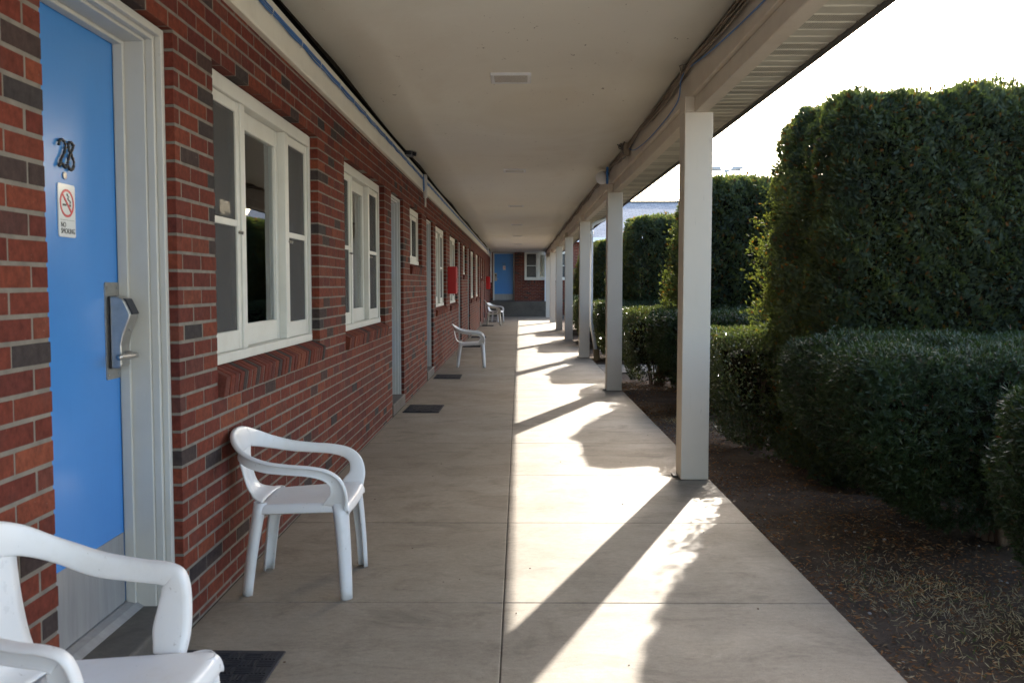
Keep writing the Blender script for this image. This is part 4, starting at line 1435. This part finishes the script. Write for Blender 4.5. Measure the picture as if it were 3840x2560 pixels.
def box_shrub(dx, dy, h, seed, dens, L, lowv=0.62):
    rng = np.random.RandomState(seed)
    lo, hi = (-dx/2, -dy/2, 0.08), (dx/2, dy/2, h)
    n = int((2*dx*h + 2*dy*h + dx*dy)*dens)
    tp = vase(lowv)
    p, nn = shell_points(n, lo, hi, 0.17, rng, tp, (1.0, 0.8, 1.0, 0.8, 1.7))
    d = 0.04*wob(p, 3.7, seed) + 0.03*wob(p, 9, seed + 1)
    p = p + nn*d[:, None] - nn*(rng.rand(n, 1)**1.7)*0.13
    # sparse, twiggy patches on the sides
    gap = (wob(p, 5.3, seed + 5) > 0.35) & (p[:, 2] < h*0.86)
    keep = ~(gap & (rng.rand(n) < 0.8)); p, nn = p[keep], nn[keep]; n = len(p)
    axis = nrm(nn*0.5 + np.array([0, 0, 0.7]) + rng.randn(n, 3)*0.6)
    V, F = leaves(p, axis, rng, L, L*0.55)
    crown = np_mesh('crown', V, F)
    core = core_mesh((lo[0], lo[1], 0.3), hi, 0.16, 0.14, 0.30, tp, seed, 0.06)
    tr = stems_mesh((0, 0), 22, h, min(dx, dy)*0.46, seed, 0.013)
    return crown, core, tr

G2 = 'low clipped yew hedges in front of the tall ones'
y1 = yew_hedge(2.0, 1.45, 1.07, 4, 2700, 10, 0.034, 0.0050, 0.42)
y2 = yew_hedge(2.1, 1.55, 1.06, 9, 1100, 11, 0.050, 0.0085)
place_plant('low_hedge', y1, (2.60, 5.02, -0.06), 'broad dark yew hedge below the nearest tall hedge, right of the first column', 'hedge', G2, M['yew'])
place_plant('low_hedge', y2, (2.55, 10.3, -0.06), 'dark yew hedge top showing between the first column and the nearest tall hedge', 'hedge', G2, M['yew'])
place_plant('low_hedge', y2, (2.50, 15.9 + 1.2, -0.06), 'low dark hedge beyond the side path, behind the second column', 'hedge', G2, M['yew'], R(180), (0.9, 0.9, 0.98))
place_plant('low_hedge', y2, (2.40, 21.0, -0.06), 'low dark hedge seen right of the downspout', 'hedge', G2, M['yew'], 0, (0.95, 1, 0.96))
place_plant('low_hedge', y2, (2.35, 26.4, -0.06), 'farthest low dark hedge, seen left of the downspout column', 'hedge', G2, M['yew'], R(180), (0.95, 1, 0.96))
G3 = 'small leafy box shrubs at the ends of the tall hedges'
b1 = box_shrub(0.95, 1.25, 1.01, 5, 5200, 0.026)
b2 = box_shrub(1.10, 1.35, 1.06, 6, 2600, 0.036)
place_plant('box_shrub', b1, (2.08, 7.95, -0.06), 'bright green twiggy shrub directly right of the first column', 'shrub', G3, M['boxwood'])
place_plant('box_shrub', b2, (1.92, 12.9, -0.06), 'shrub with sunlit top and bare brown stems between the first two columns', 'shrub', G3, M['boxwood'])
place_plant('box_shrub', b2, (1.95, 17.9, -0.06), 'small shrub with sunlit top just left of the second column', 'shrub', G3, M['boxwood'], R(180))
place_plant('box_shrub', b2, (1.85, 23.3, -0.06), 'small far shrub left of the downspout', 'shrub', G3, M['boxwood'], 0, (0.9, 1, 0.95))
y3 = yew_hedge(1.15, 1.15, 0.98, 14, 2300, 10, 0.036, 0.0052, 0.75)
place_plant('low_hedge', y3, (2.52, 3.30, -0.06), 'rounded yew bush cut off by the lower right edge', 'hedge', G2, M['yew'])

# ------------------------------------------------------------------ litter, dry grass, chips
def ground_z(x, y):
    return np.array([soil_h(a, b) for a, b in zip(x, y)])
n = 42000
x = 1.33 + RNG.rand(n)**1.2*1.9; y = 2.4 + RNG.rand(n)**1.5*11
den = np.array([noise.noise((a*1.3, b*1.3, 4)) for a, b in zip(x, y)])
k = den > RNG.uniform(-0.5, 0.35, n)
x, y = x[k], y[k]; n = len(x)
p = np.stack([x, y, ground_z(x, y) + 0.004 + RNG.rand(n)*0.008], 1)
ax = nrm(np.stack([RNG.randn(n), RNG.randn(n), RNG.randn(n)*0.22], 1))
V, F = leaves(p, ax, RNG, 0.024, 0.0052)
o = link('leaf_litter', np_mesh('leaf_litter', V, F), None, (0, 0, 0), M['litter'])
tag(o, 'brown needles and leaf litter strewn over the soil bed', 'litter', kind='stuff')
n = 60000
x = 1.45 + RNG.rand(n)*1.9; y = 2.5 + RNG.rand(n)*10
den = np.array([noise.noise((a*1.1 + 5, b*1.1, 12)) for a, b in zip(x, y)])
patch = 1.5*np.exp(-(((x - 1.95)/0.42)**2 + ((y - 3.95)/0.75)**2)) + 0.9*np.exp(-(((x - 1.75)/0.25)**2 + ((y - 9.2)/0.6)**2)) + 0.9*np.exp(-(((x - 2.3)/0.5)**2 + ((y - 3.0)/0.5)**2))
k = (patch*(0.75 + den) > RNG.uniform(0.12, 0.9, n))
x, y = x[k], y[k]; n = len(x)
p = np.stack([x, y, ground_z(x, y) - 0.004], 1)
ax = nrm(np.stack([RNG.randn(n), RNG.randn(n), 0.25 + RNG.rand(n)*0.6], 1))
V, F = leaves(p, ax, RNG, 0.042, 0.0034)
o = link('dry_grass', np_mesh('dry_grass', V, F), None, (0, 0, 0), M['drygrass'])
tag(o, 'patches of dry pale grass on the soil bed', 'grass', kind='stuff')
# clods of earth
m = MB()
for i in range(900):
    a, b = 1.33 + random.random()**1.2*1.6, 2.4 + random.random()**1.4*8
    s_ = random.uniform(0.006, 0.022); z = soil_h(a, b)
    k0 = len(m.v)
    for (ux, uy, uz) in ((1, 0, 0), (-1, 0, 0), (0, 1, 0), (0, -1, 0), (0, 0, 0.8), (0.6, 0.6, 0.45), (-0.6, 0.55, 0.4), (-0.55, -0.6, 0.45), (0.6, -0.6, 0.4)):
        m.v.append((a + ux*s_*random.uniform(.7, 1.2), b + uy*s_*random.uniform(.7, 1.2), z + uz*s_*random.uniform(.6, 1.1) - 0.003))
    for f in ((0, 5, 4), (5, 2, 4), (2, 6, 4), (6, 1, 4), (1, 7, 4), (7, 3, 4), (3, 8, 4), (8, 0, 4)):
        m.f.append(tuple(k0 + q for q in f))
o = link('soil_clods', m.mesh('soil_clods'), None, (0, 0, 0), M['soil'])
tag(o, 'small clods of dark earth lying on the soil bed', 'soil', kind='stuff')
# pale stone chips in the bed
m = MB()
for i in range(110):
    a, b = 1.36 + random.random()**1.3*1.7, 2.6 + random.random()**1.4*9
    s = random.uniform(0.003, 0.0075); z = soil_h(a, b) + s*0.4
    m.box(a - s, a + s*random.uniform(.6, 1.6), b - s, b + s*random.uniform(.6, 1.3), z - s*0.5, z + s*0.6)
o = m.build('stone_chips', M['chip_grey'], None, bevel=0.002)
tag(o, 'small pale stone chips scattered over the soil bed', 'stones', kind='stuff')
# debris on the walk
m = MB()
for i in range(45):
    a, b = random.uniform(-1.1, 1.25), 2.9 + random.random()**1.5*9
    s = random.uniform(0.0012, 0.0038)
    m.box(a - s, a + s*random.uniform(.6, 1.8), b - s, b + s, 0.0, s*0.9)
o = m.build('walk_debris', M['bark'], None, bevel=0.0008)
tag(o, 'tiny bits of bark and dirt on the concrete walk', 'debris', kind='stuff')

# ------------------------------------------------------------------ parking lot lamp
lp = empty('lot_lamp', (13.6, 62, -0.13))
tag(lp, 'tall parking lot lamp with two flat heads rising behind the second hedge', 'lamp post')
MB().tube([(0, 0, 0), (0, 0, 9.0)], [0.11, 0.07], 10).build('pole', M['pole_grey'], lp)
MB().box(-0.95, 0.95, -0.05, 0.05, 8.95, 9.05).build('arm', M['pole_grey'], lp)
for s in (-1, 1):
    MB().prism_y([(s*0.38, 9.0), (s*1.08, 9.08), (s*1.08, 9.2), (s*0.38, 9.22)], -0.28, 0.28).build('lamp_head', M['pole_grey'], lp, bevel=0.02)
MB().box(-0.16, 0.16, -0.3, -0.05, 8.84, 9.02).build('lamp_head', M['pole_grey'], lp, bevel=0.02)
